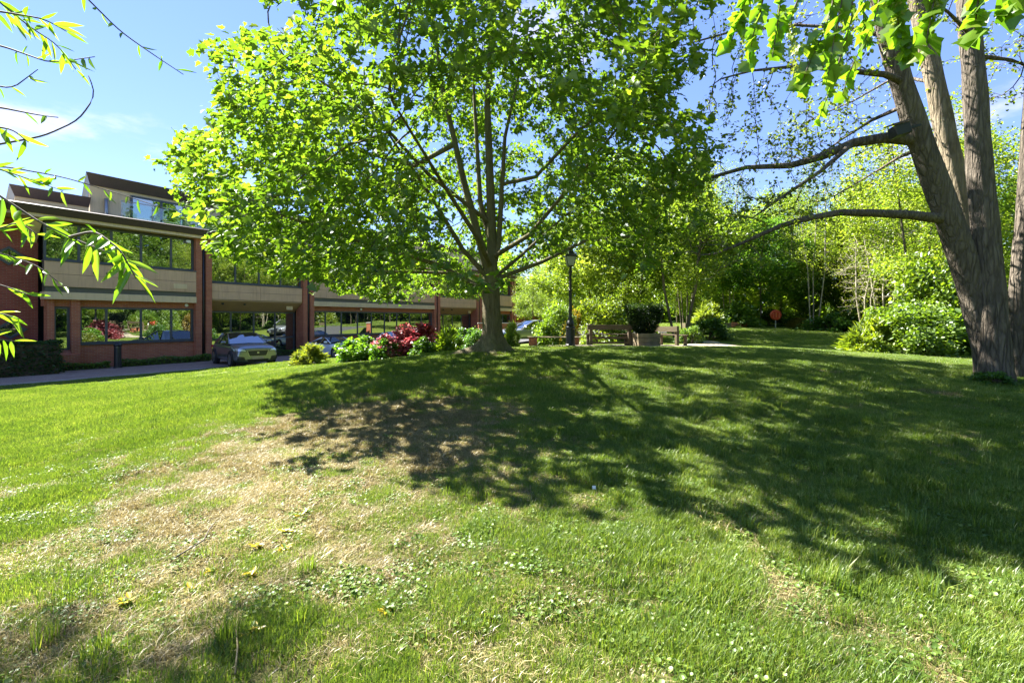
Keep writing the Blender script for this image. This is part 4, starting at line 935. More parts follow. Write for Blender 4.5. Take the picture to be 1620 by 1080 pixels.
for k, (pl, rd) in enumerate(stems):
    pp = np.array(apts(pl)); tt = np.linspace(0, len(pp) - 1, len(pp) * 5)
    Q = np.stack([np.interp(tt, np.arange(len(pp)), pp[:, c]) for c in range(3)], 1); kk = np.ones(5) / 5
    Q = np.stack([np.convolve(np.pad(Q[:, c], 2, 'edge'), kk, 'valid') for c in range(3)], 1); rq = np.interp(tt, np.arange(len(rd)), rd)
    n = 22; V = []; Fc = []
    for i, p in enumerate(Q):
        T = Q[min(i + 1, len(Q) - 1)] - Q[max(i - 1, 0)]; T /= np.linalg.norm(T); a_ = np.cross(T, (1, .1, 0)); a_ /= np.linalg.norm(a_); b_ = np.cross(T, a_)
        for j in range(n):
            w = 2 * math.pi * j / n; hz = p[2]; fl = 1 + (.42 * (.5 + .5 * math.cos(4 * w + k)) * math.exp(-max(hz, 0) / .14)) + .035 * math.sin(5 * w + hz * 2 + k) + .03 * math.sin(2 * w + hz * 5.3 + 2 * k)
            V.append(p + rq[i] * .84 * fl * (math.cos(w) * a_ + math.sin(w) * b_))
    for i in range(len(Q) - 1):
        for j in range(n): Fc.append((i * n + j, i * n + (j + 1) % n, (i + 1) * n + (j + 1) % n, (i + 1) * n + j))
    V = [v - np.array((0, 0, .12)) if i < n else v for i, v in enumerate(V)]
    mb = MB(); mb.add(V, Fc); o = mb.build('stem', M['bark_tan_sunlit'] if k == 1 else M['bark_alder'], alder, smooth=True)
    if k == 1: o['label'] = 'paler sunlit stem behind the others'
    stem_nodes.append(Q)
N = []; P = []
def limb(pl, r0=.04, r1=.008):
    q = apts(pl); N.append(q[0]); P.append(-1); s = len(N) - 1; GUIDE[s] = r0; e = polychain(N, P, q[1:], s, .3, r0, r1); return s, e
limb([(1490, 346, 8.6), (1440, 340, 8.3), (1380, 337, 8.0), (1330, 336, 7.9), (1280, 345, 7.9), (1235, 357, 7.9), (1180, 382, 8.0), (1130, 402, 8.0)], .095, .02)
limb([(1450, 222, 8.5), (1400, 218, 8.6), (1350, 226, 8.8), (1300, 248, 9.0), (1250, 262, 9.3), (1180, 265, 9.6), (1120, 282, 9.8), (1085, 306, 10)], .10, .02)
limb([(1350, 226, 8.8), (1300, 270, 8.4), (1240, 310, 8.2), (1190, 345, 8.0)], .05, .012)
limb([(1440, 135, 8.5), (1400, 118, 8.2), (1340, 112, 8.0), (1260, 105, 8.0), (1190, 112, 8.2), (1140, 125, 8.4)], .06, .012)
limb([(1412, 60, 8.4), (1340, 45, 8.8), (1260, 40, 9.2), (1160, 50, 9.6), (1080, 72, 10)])
limb([(1425, 170, 8.5), (1380, 190, 9.3), (1330, 222, 10.2), (1290, 250, 11)])
limb([(1455, 235, 8.5), (1420, 250, 9.5), (1380, 275, 10.5), (1320, 310, 11.5)])
limb([(1475, 130, 10), (1420, 120, 11), (1350, 160, 12), (1280, 190, 13)])
limb([(1555, 90, 8.6), (1600, 95, 9), (1640, 110, 9.5)])
limb([(1540, 60, 8.6), (1500, 20, 7.6), (1450, -20, 7)])
limb([(1380, -80, 8.3), (1300, -110, 8.3), (1200, -100, 8.5), (1080, -60, 9)])
limb([(1345, -240, 8.2), (1250, -330, 8), (1100, -330, 8.5)])
limb([(1510, -250, 8.8), (1560, -380, 9), (1640, -480, 9.5)])
limb([(1665, -200, 9.1), (1760, -320, 9.5), (1900, -420, 10)])
limb([(1405, -270, 10.4), (1420, -430, 11), (1380, -560, 11.5)])
ctr = np.array(apts([(x, y, Y) for x, y, Y in [(1130, 400, 8), (1190, 360, 8.3), (1260, 330, 8.1), (1100, 290, 9.8), (1180, 250, 9.5), (1230, 300, 8.3), (1300, 230, 9.5), (1260, 180, 9), (1330, 180, 10.5), (1200, 130, 8.5), (1100, 90, 9.8),
    (1170, 60, 9.5), (1280, 80, 8.5), (1350, 90, 8), (1300, 260, 11), (1340, 310, 11.5), (1390, 260, 10.5), (1280, 190, 13), (1350, 150, 12), (1600, 120, 9.4), (1640, 60, 9.5), (1080, -40, 9), (1200, -90, 8.5), (1150, 170, 11), (1240, 240, 12),
    (1100, -300, 8.5), (1240, -320, 8), (1600, -430, 9.3), (1700, -400, 9.5), (1850, -420, 10), (1380, -560, 11.5), (1450, -450, 10.8), (1300, -300, 8.2), (1150, -200, 9), (1500, -60, 7.2), (1560, -380, 9), (1450, -620, 11), (1600, -600, 10), (1350, 20, 9.5), (1500, -200, 9), (1700, -150, 10), (1080, 20, 9.6), (1180, 200, 9.2)]]))
r = np.random.default_rng(8)
att = blob_points(3600, ctr, r.uniform(.7, 1.35, len(ctr)), .6, r)
Nn, Pp = grow(att, N, P, .20, 2.2, .26, 45, .22, .0, 5)
rad, kids = radii(Pp, .0046, 2.3); rad = np.minimum(rad * 1.05, .12)
for i_, g_ in GUIDE.items(): rad[i_] = max(rad[i_], g_)
GUIDE.clear()
root_of = np.arange(len(Pp))
for i in range(len(Pp)):
    if Pp[i] >= 0: root_of[i] = root_of[Pp[i]]
for rt in np.unique(root_of):                      # each limb a part of its own
    sel = np.where(root_of == rt)[0]; new = np.full(len(Pp), -1); new[sel] = np.arange(len(sel)); pp_ = np.where(Pp[sel] >= 0, new[Pp[sel]], -1)
    if len(sel) > 2: mesh_obj('limb', tubes(Nn[sel], pp_, rad[sel]), M['bark_alder'], alder)
tips = np.where(rad < .0085)[0]; nl = 8; base = np.repeat(Nn[tips], nl, 0); base = base[r.random(len(base)) < .75]; base = base + r.normal(size=base.shape) * .04; n = len(base); print('alder leaves', n)
d, nn = leaf_frames(n, r, .3, 1.3); size = r.uniform(.045, .085, n)
mesh_obj('crown', leaves_mesh('crown', base, d, nn, size, OVAL, np.clip(r.normal(.4, .25, n), 0, 1)), M['lf_alder'], alder, 'stuff')

# ---- background trees: a few grown kinds, each standing tree its own object
def tree_kind(seed, hgt, crown_r, z0, blobs, natt, step, leafn, lsize, m_leaf, m_bark, shape=OVAL, slim=1.0, flat=.65, tip=.007, trunks=1, dens=1.0, tmean=.45):
    r = np.random.default_rng(seed); N = []; P = []
    for k in range(trunks):
        a = 2 * math.pi * k / max(trunks, 1) + seed; ox = .22 * (trunks > 1)
        N.append(np.array((ox * math.cos(a), ox * math.sin(a), -.15))); P.append(-1); s = len(N) - 1
        lean = crown_r * .35 * (trunks > 1)
        polychain(N, P, [(ox * math.cos(a) + r.normal() * .1 + lean * .4 * math.cos(a), ox * math.sin(a) + r.normal() * .1 + lean * .4 * math.sin(a), hgt * .35), (lean * math.cos(a) + r.normal() * .25, lean * math.sin(a) + r.normal() * .25, hgt * .8)], s, .5)
    c = []
    while len(c) < blobs:
        v = r.uniform(-1, 1, 3)
        if v @ v > 1 or (v @ v < .12): continue
        zz = (v[2] + 1) / 2; wd = (1 - .45 * zz ** 2) * slim
        c.append((v[0] * crown_r * wd, v[1] * crown_r * wd, z0 + zz * (hgt - z0)))
    c = np.array(c); br = r.uniform(.55, 1.0, blobs) * crown_r * .34
    att = blob_points(natt, c, br, flat, r); Nn, Pp = grow(att, N, P, step, crown_r, step * 1.15, 60, .18, .02, seed)
    rad, kids = radii(Pp, tip, 2.3)
    wood = tubes(Nn, Pp, rad, tip * .9); wood.materials.append(m_bark)
    tips = np.where(rad < tip * 2.2)[0]; k = max(1, int(round(leafn / max(1, len(tips))))); base = np.repeat(Nn[tips], k, 0); base = base + r.normal(size=base.shape) * step * .5
    base = base[r.random(len(base)) < dens]; n = len(base); d, nn = leaf_frames(n, r, .3, 1.2); size = lsize * r.uniform(.65, 1.25, n)
    cl = vnoise(base[:, 0] + base[:, 2] * .6, base[:, 1] - base[:, 2] * .5, .9, seed + 50)
    cm = leaves_mesh('crown', base, d, nn, size, shape, np.clip(r.normal(tmean, .2, n) + .5 * (cl - .5), 0, 1)); cm.materials.append(m_leaf)
    return wood, cm, hgt
K = {}
K['maple'] = tree_kind(21, 9.5, 4.2, 1.8, 60, 1500, .38, 26000, .15, M['lf_bg'], M['bark_bg'], MAPLE)
K['broad'] = tree_kind(22, 11.5, 4.8, 1.2, 70, 1700, .42, 30000, .14, M['lf_bg'], M['bark_bg'], OVAL)
K['loose'] = tree_kind(23, 12.5, 3.9, 2.2, 46, 1500, .40, 20000, .12, M['lf_bg'], M['bark_bg'], OVAL, .9, .7, .007, 2)
K['birch'] = tree_kind(24, 11.5, 2.7, 3.2, 40, 1300, .34, 8000, .085, M['lf_bg'], M['bark_pale'], OVAL, .9, .8, .008, 3)
K['bare'] = tree_kind(25, 7.0, 2.3, 1.0, 40, 1300, .25, 2600, .07, M['lf_bg'], M['bark_pale'], OVAL, 1, .9, .008, 3)
K['ever'] = tree_kind(26, 10.5, 3.6, .4, 60, 1500, .36, 30000, .15, M['lf_dark'], M['bark_bg'], DIAM, .9, .8)
K['forked'] = tree_kind(27, 9.0, 4.4, 2.6, 50, 1500, .38, 16000, .15, M['lf_bg'], M['bark_bg'], MAPLE, 1, .6, .010, 2)
def stand(kind, name, x, y, sc, rz, colr, label, group='trees beyond the lawn', sz=None):
    wood, cm, hg = K[kind]; z = h1(x, y); o = empty(name, (x, y, z), rz); o.scale = (sc, sc, sz or sc); tag(o, label, 'tree', group)
    link(bpy.data.objects.new('trunk', wood), o); c = link(bpy.data.objects.new('crown', cm), o); c['kind'] = 'stuff'; c.color = (*colr, 1)
    return o
YG = (1.5, 1.35, 1.0); YL = (1.6, 1.38, 1.2); GR = (.85, 1.0, .8); PALE = (1.5, 1.35, 1.5); DK = (.6, .75, .7)
stand('maple', 'yellow_green_tree', 4.6, 27.5, .80, .3, YL, 'yellow-green tree right behind the lamp post lantern')
stand('broad', 'yellow_green_tree', 8.6, 31.5, 1.08, 1.4, YG, 'yellow-green tree rising above the clipped conifer in the planter')
stand('loose', 'yellow_green_tree', 12.2, 33.0, 1.05, 2.2, YL, 'light yellow-green tree where the far lawn begins, right of the forked tree')
stand('forked', 'forked_tree', 9.0, 25.2, .92, .9, (1.1, 1.05, .8), 'low-forked tree with a dark trunk behind the benches', None)
stand('loose', 'pale_tree', 1.9, 44.0, .62, .5, PALE, 'small pale green tree beyond the end of the offices', None)
stand('broad', 'pale_tree', 4.8, 50.0, .75, 2.9, PALE, 'pale tree far behind the lamp post', None)
stand('maple', 'green_tree', 20.2, 38.0, .95, .2, (.78, 1.05, .9), 'deep green maple rising above the orange lifebuoy', None)
stand('broad', 'green_tree', 15.5, 44.0, 1.05, 4.0, YG, 'tall light green tree left of the lifebuoy')
stand('birch', 'birch_tree', 22.4, 34.8, 1.1, .1, (1.3, 1.2, .9), 'thin pale-trunked trees in a clump right of the lifebuoy', None)
stand('birch', 'birch_tree', 19.2, 41.5, 1.25, 2.0, (1.3, 1.2, .9), 'taller bare-topped pale trunks behind the green maple', None)
stand('bare', 'bare_sapling', 21.9, 29.0, .92, 1.2, (1.5, 1.2, .9), 'nearly bare pale sapling clump at the edge of the wood', None)
stand('bare', 'bare_sapling', 24.6, 31.0, 1.15, 3.1, (1.5, 1.2, .9), 'taller bare pale sapling left of the leaning stems', None)
stand('ever', 'evergreen_tree', 25.8, 39.5, .72, .7, (2, 2, 1.4), 'dark evergreen tree behind the bare saplings', None)
stand('ever', 'evergreen_tree', 29.5, 41.0, .9, 2.7, (2.2, 2.1, 1.4), 'dark evergreen tree deep in the wood behind the leaning stem', None)
stand('loose', 'light_green_tree', 18.2, 21.0, .92, 2.4, YL, 'bright yellow-green tree right behind the leaning stems', None)
stand('broad', 'light_green_tree', 23.5, 23.5, .95, 5.2, YG, 'bright green tree right of the many-stemmed tree', None)
stand('loose', 'wood_tree', 26.0, 47.0, 1.15, 4.4, YG, 'tall loose tree of the wood behind the evergreen')
stand('broad', 'wood_tree', 33.5, 46.0, 1.1, 1.1, GR, 'broad green tree far in the wood at the right')
stand('loose', 'wood_tree', 11.0, 52.0, 1.0, .8, PALE, 'pale distant tree of the wood left of the lifebuoy')
stand('broad', 'wood_tree', 20.5, 54.0, 1.15, 3.3, GR, 'distant green tree above the pale trunks')
stand('broad', 'wood_tree', 30.0, 33.0, .95, 2.0, YG, 'green tree seen between the leaning stems')
stand('maple', 'wood_tree', 39.0, 36.0, 1.2, 2.6, GR, 'green tree of the wood beyond the right edge')
stand('broad', 'wood_tree', -2.5, 66.0, .85, 2.6, PALE, 'distant tree behind the roof end of the offices')
stand('loose', 'wood_tree', 14.4, 39.0, 1.12, 3.9, YG, 'light green tree between the forked tree and the lifebuoy')
stand('broad', 'wood_tree', 18.6, 47.5, 1.1, 5.5, YL, 'pale yellow-green crown above the green maple')
stand('broad', 'wood_tree', 25.2, 44.0, 1.12, .4, YG, 'light green crown above the bare saplings')
stand('maple', 'wood_tree', 28.0, 36.5, 1.2, 1.9, YL, 'yellow-green crown left of the leaning stem')
# trees beside the lawn that the windows mirror
for i, (x, y, k, s) in enumerate([(30, 9, 'broad', 1.1), (36, 1, 'maple', 1.3), (38, 17, 'broad', 1.2), (33, -8, 'ever', 1.1), (46, 8, 'broad', 1.3), (44, 26, 'maple', 1.3), (24, -6, 'maple', 1.0), (50, -8, 'ever', 1.3)]):
    stand(k, 'mirrored_tree', x, y, s, i * 1.3, (YG, GR, (1, 1, 1))[i % 3] if k != 'ever' else (1, 1, 1), 'tree across the lawn mirrored dark green in the office windows', 'trees mirrored in the windows')

# ---- the far belt of woodland that closes the view
def belt(name, a0, a1, rad0, hmin, hmax, n, label, colr, seed, lsize=.5):
    r = np.random.default_rng(seed); a = np.radians(r.uniform(a0, a1, n)); rr = rad0 + r.normal(size=n) * 2.2
    top = hmin + (hmax - hmin) * vnoise(a * 30, a * 0, 1.0, seed); z = top * r.random(n) ** 1.25
    p = np.stack([5 + rr * np.sin(a), 15 + rr * np.cos(a), z + .2], 1); d, nn = leaf_frames(n, r, .2, 2.0); cl = vnoise(a * 90, z * .5, 1.0, seed + 1)
    me = leaves_mesh(name, p, d, nn, lsize * r.uniform(.5, 1.3, n), OVAL, np.clip(r.normal(.45, .2, n) + .6 * (cl - .5), 0, 1)); me.materials.append(M['lf_bg'])
    o = tag(link(bpy.data.objects.new(name, me)), label, 'wood', kind='stuff'); o.color = (*colr, 1)
belt('far_wood', -8, 75, 50, 5, 11, 110000, 'far woodland closing the view behind the lawn', (1.5, 1.45, 1.0), 5)
belt('side_wood', 60, 178, 45, 14, 26, 190000, 'woodland along the side of the grounds, mirrored in windows', (.8, .9, .7), 6, .6)

# ---- shrubs and hedges
def shrub_kind(seed, n, m, shape, lsize, up=1.0, stems=14, tmean=.5):
    """unit shrub: radius 1, height 1; leaf shell of clumps plus stems"""
    r = np.random.default_rng(seed); c = []
    while len(c) < 34:
        v = r.uniform(-1, 1, 3); v[2] = abs(v[2])
        if v @ v < 1 and v @ v > .2: c.append(v * np.array((.82, .82, .86)))
    c = np.array(c); base = blob_points(n, c, r.uniform(.16, .34, len(c)), .85, r); base[:, 2] = np.abs(base[:, 2])
    out = base - np.array((0, 0, .2)); out /= np.linalg.norm(out, axis=1, keepdims=True) + 1e-6
    d, nn = leaf_frames(n, r, .0 - .3 * (up - 1), 1.1, out); cl = vnoise(base[:, 0] * 2 + base[:, 2], base[:, 1] * 2 - base[:, 2], 1.3, seed)
    me = leaves_mesh('foliage', base, d, nn, lsize * r.uniform(.6, 1.3, n), shape, np.clip(r.normal(tmean, .2, n) + .5 * (cl - .5), 0, 1)); me.materials.append(m)
    s = MB()
    for k in range(stems):
        e = c[k % len(c)]; s.tube([(e[0] * .08, e[1] * .08, -.08), (e[0] * .5, e[1] * .5, e[2] * .55), tuple(e)], [.022, .014, .006], 5)
    so = s.build('stems', M['twig'], None); sm_ = so.data; bpy.data.objects.remove(so)
    return me, sm_
S = {}
S['leafy'] = shrub_kind(1, 2600, M['lf_bush'], OVAL, .14); S['fine'] = shrub_kind(2, 4200, M['lf_bush'], OVAL, .085); S['spiky'] = shrub_kind(3, 2200, M['lf_bush'], LANCE, .30, 2.2)
S['red'] = shrub_kind(4, 4200, M['lf_red'], MAPLE, .105, 1, 12, .45); S['dark'] = shrub_kind(5, 4200, M['lf_dark'], DIAM, .10); S['big'] = shrub_kind(6, 9000, M['lf_bush'], OVAL, .06)
def shrub(kind, name, x, y, rx, h, colr, label, group=None, cat='shrub', ry=None, z=None):
    o = empty(name, (x, y, (h1(x, y) if z is None else z) - .03), random.random() * 6.28 if ry is None else 0); o.scale = (rx, ry or rx, h); tag(o, label, cat, group)
    f = link(bpy.data.objects.new('foliage', S[kind][0]), o); f['kind'] = 'stuff'; f.color = (*colr, 1); link(bpy.data.objects.new('stems', S[kind][1]), o); return o
shrub('spiky', 'flowering_shrub', -8.2, 18.9, .72, .78, (1.5, 1.15, 1.2), 'small pinkish-yellow shrub beside the front of the SUV')
shrub('leafy', 'green_shrub', -5.95, 18.3, 1.05, 1.05, (1.05, 1.3, .9), 'bright green leafy shrub in front of the white sports car')
shrub('leafy', 'green_shrub', -4.75, 17.7, .75, .85, (.8, 1.1, .8), 'green leafy shrub under the left side of the red maple')
shrub('red', 'red_maple_shrub', -3.75, 18.6, 1.35, 1.4, (1.1, 1.6, 1.5), 'dome of dark red maple leaves between trunk and offices')
shrub('red', 'red_maple_shrub', -4.7, 18.0, .9, 1.02, (1.5, 2.9, 2.8), 'paler pinkish-red maple foliage spilling over green shrubs')
shrub('leafy', 'green_shrub', -3.2, 17.1, .62, .75, (.65, .85, .7), 'dark green shrub at the foot of the red maple')
shrub('spiky', 'yellow_shrub', -2.35, 17.2, .62, .95, (1.5, 1.45, .9), 'yellow-green upright shrub just left of the trunk')
shrub('fine', 'dark_shrub', -1.6, 21.5, .95, 1.15, (.7, .95, 1.2), 'blue-green shrub seen left of the trunk against the offices')
shrub('leafy', 'green_shrub', -2.9, 25.5, 1.2, 1.3, (.6, .8, .8), 'dark shrub against the glazed screen of the offices')
shrub('spiky', 'yellow_shrub', -.02, 17.4, .36, .95, (1.6, 1.5, .9), 'yellow-green shrub just right of the trunk')
shrub('big', 'feathery_shrub', 2.15, 21.8, 1.25, 2.3, (1.5, 1.45, 1.1), 'tall feathery light green shrub beside the silver estate car')
shrub('big', 'yellow_leaved_shrub', 4.5, 23.5, 1.9, 2.7, (1.5, 1.3, .85), 'golden yellow-green shrub right of the lamp post')
shrub('big', 'yellow_leaved_shrub', 6.2, 24.4, 1.5, 2.2, (1.5, 1.5, .8), 'light green shrub behind the slatted bench')
shrub('fine', 'orange_shrub', 3.0, 23.2, .7, 1.9, (2.2, 1.0, .8), 'orange-tinted shrub just behind the lamp post')
shrub('fine', 'green_shrub', 8.3, 21.8, .75, .95, (1.0, 1.1, .9), 'green shrub behind the old timber bench at the planter')
shrub('fine', 'dark_shrub', 11.2, 26.8, 1.6, 1.3, (.55, .75, .7), 'dark shrub at the left end of the far lawn')
shrub('fine', 'green_shrub', 12.8, 30.5, 1.3, 1.0, (1.0, 1.15, .9), 'low green shrub left of the timber planters')
shrub('spiky', 'pale_shrub', 15.0, 35.8, 1.3, 1.7, (1.7, 1.4, 1.6), 'cream-flowered shrub behind the first timber planter')
shrub('leafy', 'pale_shrub', 18.0, 37.0, 1.7, 2.0, (1.3, 1.4, 1.3), 'silvery green shrub just left of the lifebuoy')
shrub('dark', 'dark_shrub', 21.2, 38.5, 1.6, 1.5, (1.2, 1.2, 1.1), 'dark shrub in the shade right of the lifebuoy')
shrub('fine', 'brown_shrub', 22.6, 36.5, 1.5, .9, (1.6, .9, 1.1), 'brownish undergrowth below the pale trunks')
shrub('dark', 'dark_shrub', 22.4, 33.0, 1.9, 1.35, (1.8, 2.1, 1.4), 'dark green spreading shrub at the lawn edge below the pale trunks')
shrub('leafy', 'green_shrub', 23.2, 30.0, 1.4, .95, (1.1, 1.3, .9), 'bright green low plants under the bare saplings')
shrub('fine', 'green_shrub', 24.5, 33.5, 2.2, 2.0, (.7, .85, .7), 'dense green undergrowth behind the bare saplings')
shrub('big', 'bramble_bush', 14.2, 16.9, 1.85, 2.1, (1.3, 1.3, .9), 'big leafy bush left of the leaning stems')
shrub('spiky', 'bramble_bush', 12.9, 16.9, .95, 1.25, (1.5, 1.3, .8), 'yellowish clump at the left foot of the big bush')
shrub('leafy', 'bramble_bush', 16.2, 17.4, 1.6, 1.7, (1.0, 1.1, .8), 'leafy bush partly behind the leaning stems')
shrub('big', 'bramble_bush', 18.6, 16.4, 1.9, 2.6, (1.3, 1.4, .8), 'leafy bush right of the many-stemmed tree')
shrub('big', 'tall_shrub', 17.6, 19.2, 2.3, 4.2, (1.35, 1.3, .85), 'tall yellow-green shrub behind the big bush')
shrub('fine', 'ivy_clump', 8.5, 8.35, .42, .30, (.7, 1.0, .8), 'ivy growing at the left foot of the many-stemmed tree')
shrub('fine', 'ivy_clump', 9.3, 7.95, .5, .26, (.8, 1.1, .8), 'ivy growing at the right foot of the many-stemmed tree')
# clipped hedges along the offices (box form)
def hedge(name, x0, x1, s0, s1, h, n, label, colr=(1, 1, 1), ls=.09, m='lf_dark'):
    r = np.random.default_rng(n); o = empty(name, (F0[0], F0[1], DRIVE_Z), FROT); tag(o, label, 'hedge')
    f = r.random(n); p = np.stack([r.uniform(x0, x1, n), -r.uniform(s0, s1, n), r.uniform(0.03, h, n)], 1)
    k = f < .45; p[k, 2] = h - np.abs(r.normal(size=k.sum())) * .05; k = (f >= .45) & (f < .85); p[k, 1] = -s1 + np.abs(r.normal(size=k.sum())) * .06; k = f >= .93; p[k, 0] = x1 - np.abs(r.normal(size=k.sum())) * .05
    p += r.normal(size=p.shape) * .025; p[:, 2] += .05 * np.sin(p[:, 0] * 3.1) * (p[:, 2] / h)
    d, nn = leaf_frames(n, r, -.1, 1.6); me = leaves_mesh('foliage', p, d, nn, ls * r.uniform(.6, 1.3, n), OVAL, np.clip(r.normal(.5, .25, n), 0, 1)); me.materials.append(M[m])
    f = link(bpy.data.objects.new('foliage', me), o); f['kind'] = 'stuff'; f.color = (*colr, 1)
    MB().box(x0 + .1, x1 - .1, -s1 + .12, -s0 - .05, 0, h - .12).build('branches', M['twig'], o)
hedge('clipped_hedge', -6, .15, .55, 2.0, 1.42, 9000, 'dark clipped box hedge below the diamond windows', (1.1, 1.3, 1.2))
hedge('low_hedge', .3, 2.15, .25, .8, .30, 1500, 'low green edging hedge left of the bollard', (1.0, 1.2, .9), .07, 'lf_bush')
hedge('low_hedge', 2.55, 6.7, .25, .85, .34, 3500, 'long low edging hedge between the bollard and the SUV', (1.0, 1.2, 1.1), .07, 'lf_bush')
hedge('low_hedge', 9.2, 13.0, .2, .8, .38, 3000, 'low edging hedge right behind the SUV', (.6, .8, .8), .07, 'lf_bush')

# ------------------------------------------------------------------ near branches
def droop_leaves(root, pts, m_list, n, smin, smax, seed, parent_name='branch', rad=.006, hang=.6, side=.5, t0=.15):
    r = np.random.default_rng(seed); P = np.array(pts); L = np.concatenate([[0], np.cumsum(np.linalg.norm(np.diff(P, axis=0), axis=1))])
    tt = np.linspace(0, L[-1], max(6, len(P) * 4)); Q = np.stack([np.interp(tt, L, P[:, k]) for k in range(3)], 1); kk = np.ones(3) / 3
    Q[1:-1] = np.stack([np.convolve(Q[:, k], kk, 'valid') for k in range(3)], 1)
    b = MB().tube(list(Q), list(np.linspace(rad, rad * .35, len(Q))), 6).build(parent_name, M['twig'], root, smooth=True)
    for i in range(n):
        t_ = L[-1] * (t0 + (1 - t0) * (i + r.random()) / n); p = np.array([np.interp(t_, tt, Q[:, k]) for k in range(3)]); e = np.array([np.interp(min(t_ + .02, L[-1]), tt, Q[:, k]) for k in range(3)]) - np.array([np.interp(t_ - .02, tt, Q[:, k]) for k in range(3)])
        e /= np.linalg.norm(e) + 1e-9; sd = r.normal(size=3); sd -= sd @ e * e; sd /= np.linalg.norm(sd)
        d = e * .6 + sd * side * 1.4 + np.array((0, 0, -hang)); d /= np.linalg.norm(d); nn = r.normal(size=3) + np.array((0, -.3, .8)); nn -= nn @ d * d; nn /= np.linalg.norm(nn)
        leaf_object(m_list[i % len(m_list)], b, p, d, nn, r.uniform(smin, smax))
    return b
# ---- willow at the left: trunk out of the picture, hanging twigs in it
WX, WY = -5.6, 2.6; WZ = h1(WX, WY)
willow = empty('willow_tree', (WX, WY, WZ)); tag(willow, 'willow whose slender leafy twigs hang in from the left edge', 'tree')
W0 = np.array((WX, WY, WZ))
MB().tube([(0, 0, -.1), (.05, .05, 1.2), (.15, .1, 2.6), (.1, .3, 4.2), (-.2, .5, 6)], [.30, .24, .2, .13, .05], 14).build('trunk', M['bark_alder'], willow, smooth=True)
MB().tube([(.15, .1, 2.4), (.9, .1, 3.0), (1.7, 0, 3.3), (2.4, -.2, 3.35)], [.10, .07, .05, .02], 10).build('limb', M['bark_alder'], willow, smooth=True)
MB().tube([(.12, .2, 3.0), (.0, 1.0, 3.9), (-.2, 1.9, 5.2), (-.6, 3.2, 6.4)], [.07, .04, .025, .01], 10).build('limb', M['bark_alder'], willow, smooth=True)
wl = [one_leaf('leaf', np.array([(0, 0), (.06, .12), (.105, .36), (.075, .68), (0, 1.0)]), M['lf_near'], t_, .35) for t_ in (.15, .4, .65, .9)]
wp = lambda l: [at(x, y, Y) - W0 for x, y, Y in l]
for k, (pl, n, s0, s1) in enumerate([
    ([(-60, -60, 2.2), (0, 5, 2.2), (50, 45, 2.2), (90, 70, 2.2), (120, 110, 2.2)], 16, .09, .15),
    ([(-50, 60, 2.4), (10, 75, 2.4), (80, 100, 2.3), (150, 90, 2.3)], 9, .08, .13), ([(-60, 10, 2.0), (10, 20, 2.0), (70, 30, 2.0), (105, 50, 2.1)], 12, .09, .14),
    ([(80, -90, 2.4), (130, -10, 2.4), (190, 50, 2.4), (240, 85, 2.4), (290, 118, 2.4)], 9, .08, .12),
    ([(-70, 240, 2.0), (0, 228, 2.0), (70, 215, 2.0), (125, 190, 2.0), (152, 150, 2.0), (140, 120, 2.0)], 0, .1, .1),
    ([(-60, 190, 1.8), (-10, 200, 1.8), (20, 205, 1.8), (45, 225, 1.8)], 5, .10, .15), ([(-60, 165, 2), (0, 170, 2), (60, 182, 2), (92, 186, 2)], 2, .08, .12),
    ([(-60, 250, 2.6), (0, 268, 2.6), (60, 288, 2.6), (100, 302, 2.6)], 14, .10, .16), ([(-60, 270, 3), (0, 262, 3), (100, 280, 3), (200, 310, 3), (260, 330, 3)], 9, .09, .14),
    ([(-80, 370, 2.2), (0, 362, 2.2), (30, 350, 2.2), (60, 372, 2.2)], 14, .09, .14), ([(-80, 385, 2.4), (0, 400, 2.4), (60, 420, 2.4), (110, 460, 2.4)], 11, .09, .14),
    ([(-90, 250, 1.25), (0, 310, 1.25), (60, 350, 1.25), (110, 375, 1.22), (160, 395, 1.2), (200, 410, 1.2)], 13, .075, .125),
    ([(110, 375, 1.22), (150, 365, 1.2), (190, 395, 1.18), (215, 440, 1.16)], 14, .08, .13), ([(-60, 440, 2), (0, 450, 2), (50, 468, 2)], 6, .08, .13),
    ([(-60, 490, 1.8), (0, 495, 1.8), (30, 505, 1.8)], 7, .08, .13), ([(-60, 530, 1.8), (-10, 535, 1.8), (25, 540, 1.8)], 7, .08, .12), ([(-40, 130, 2.6), (20, 140, 2.6), (60, 110, 2.6)], 4, .08, .12)]):
    droop_leaves(willow, wp(pl), wl, int(n * 1.15), s0 * .78, s1 * .78, 100 + k, 'twig', .004 if pl[0][2] < 1.5 else .0055, .35, .65, .30)
r = np.random.default_rng(77)
c = np.stack([r.uniform(-1.8, -.2, 40), r.uniform(-1.5, 1.5, 40), r.uniform(2.6, 6.0, 40)], 1); n = 4200
c = np.concatenate([c, np.tile(np.stack([r.uniform(-1.9, -.4, 22), r.uniform(2.3, 3.7, 22), r.uniform(5.6, 7.2, 22)], 1), (3, 1))]); wpx = c + W0; keep = (wpx[:, 0] / np.maximum(wpx[:, 1], .1) < -1.16) | (wpx[:, 1] < .3) | (wpx[:, 2] > CAM_H + .75 * wpx[:, 1] + .2); c = c[keep]
b_ = blob_points(n, c, np.full(len(c), .32), 1.4, r); wv = b_ + W0; b_ = b_[(wv[:, 0] / np.maximum(wv[:, 1], .1) < -1.12) | (wv[:, 2] > CAM_H + .72 * wv[:, 1])]; n = len(b_)
d, nn = leaf_frames(n, r, 1.0, 1.5); mesh_obj('crown', leaves_mesh('crown', b_, d, nn, r.uniform(.07, .12, n), np.array([(0, 0), (.14, .36), (0, 1.)]), r.random(n)), M['lf_near'], willow, 'stuff')
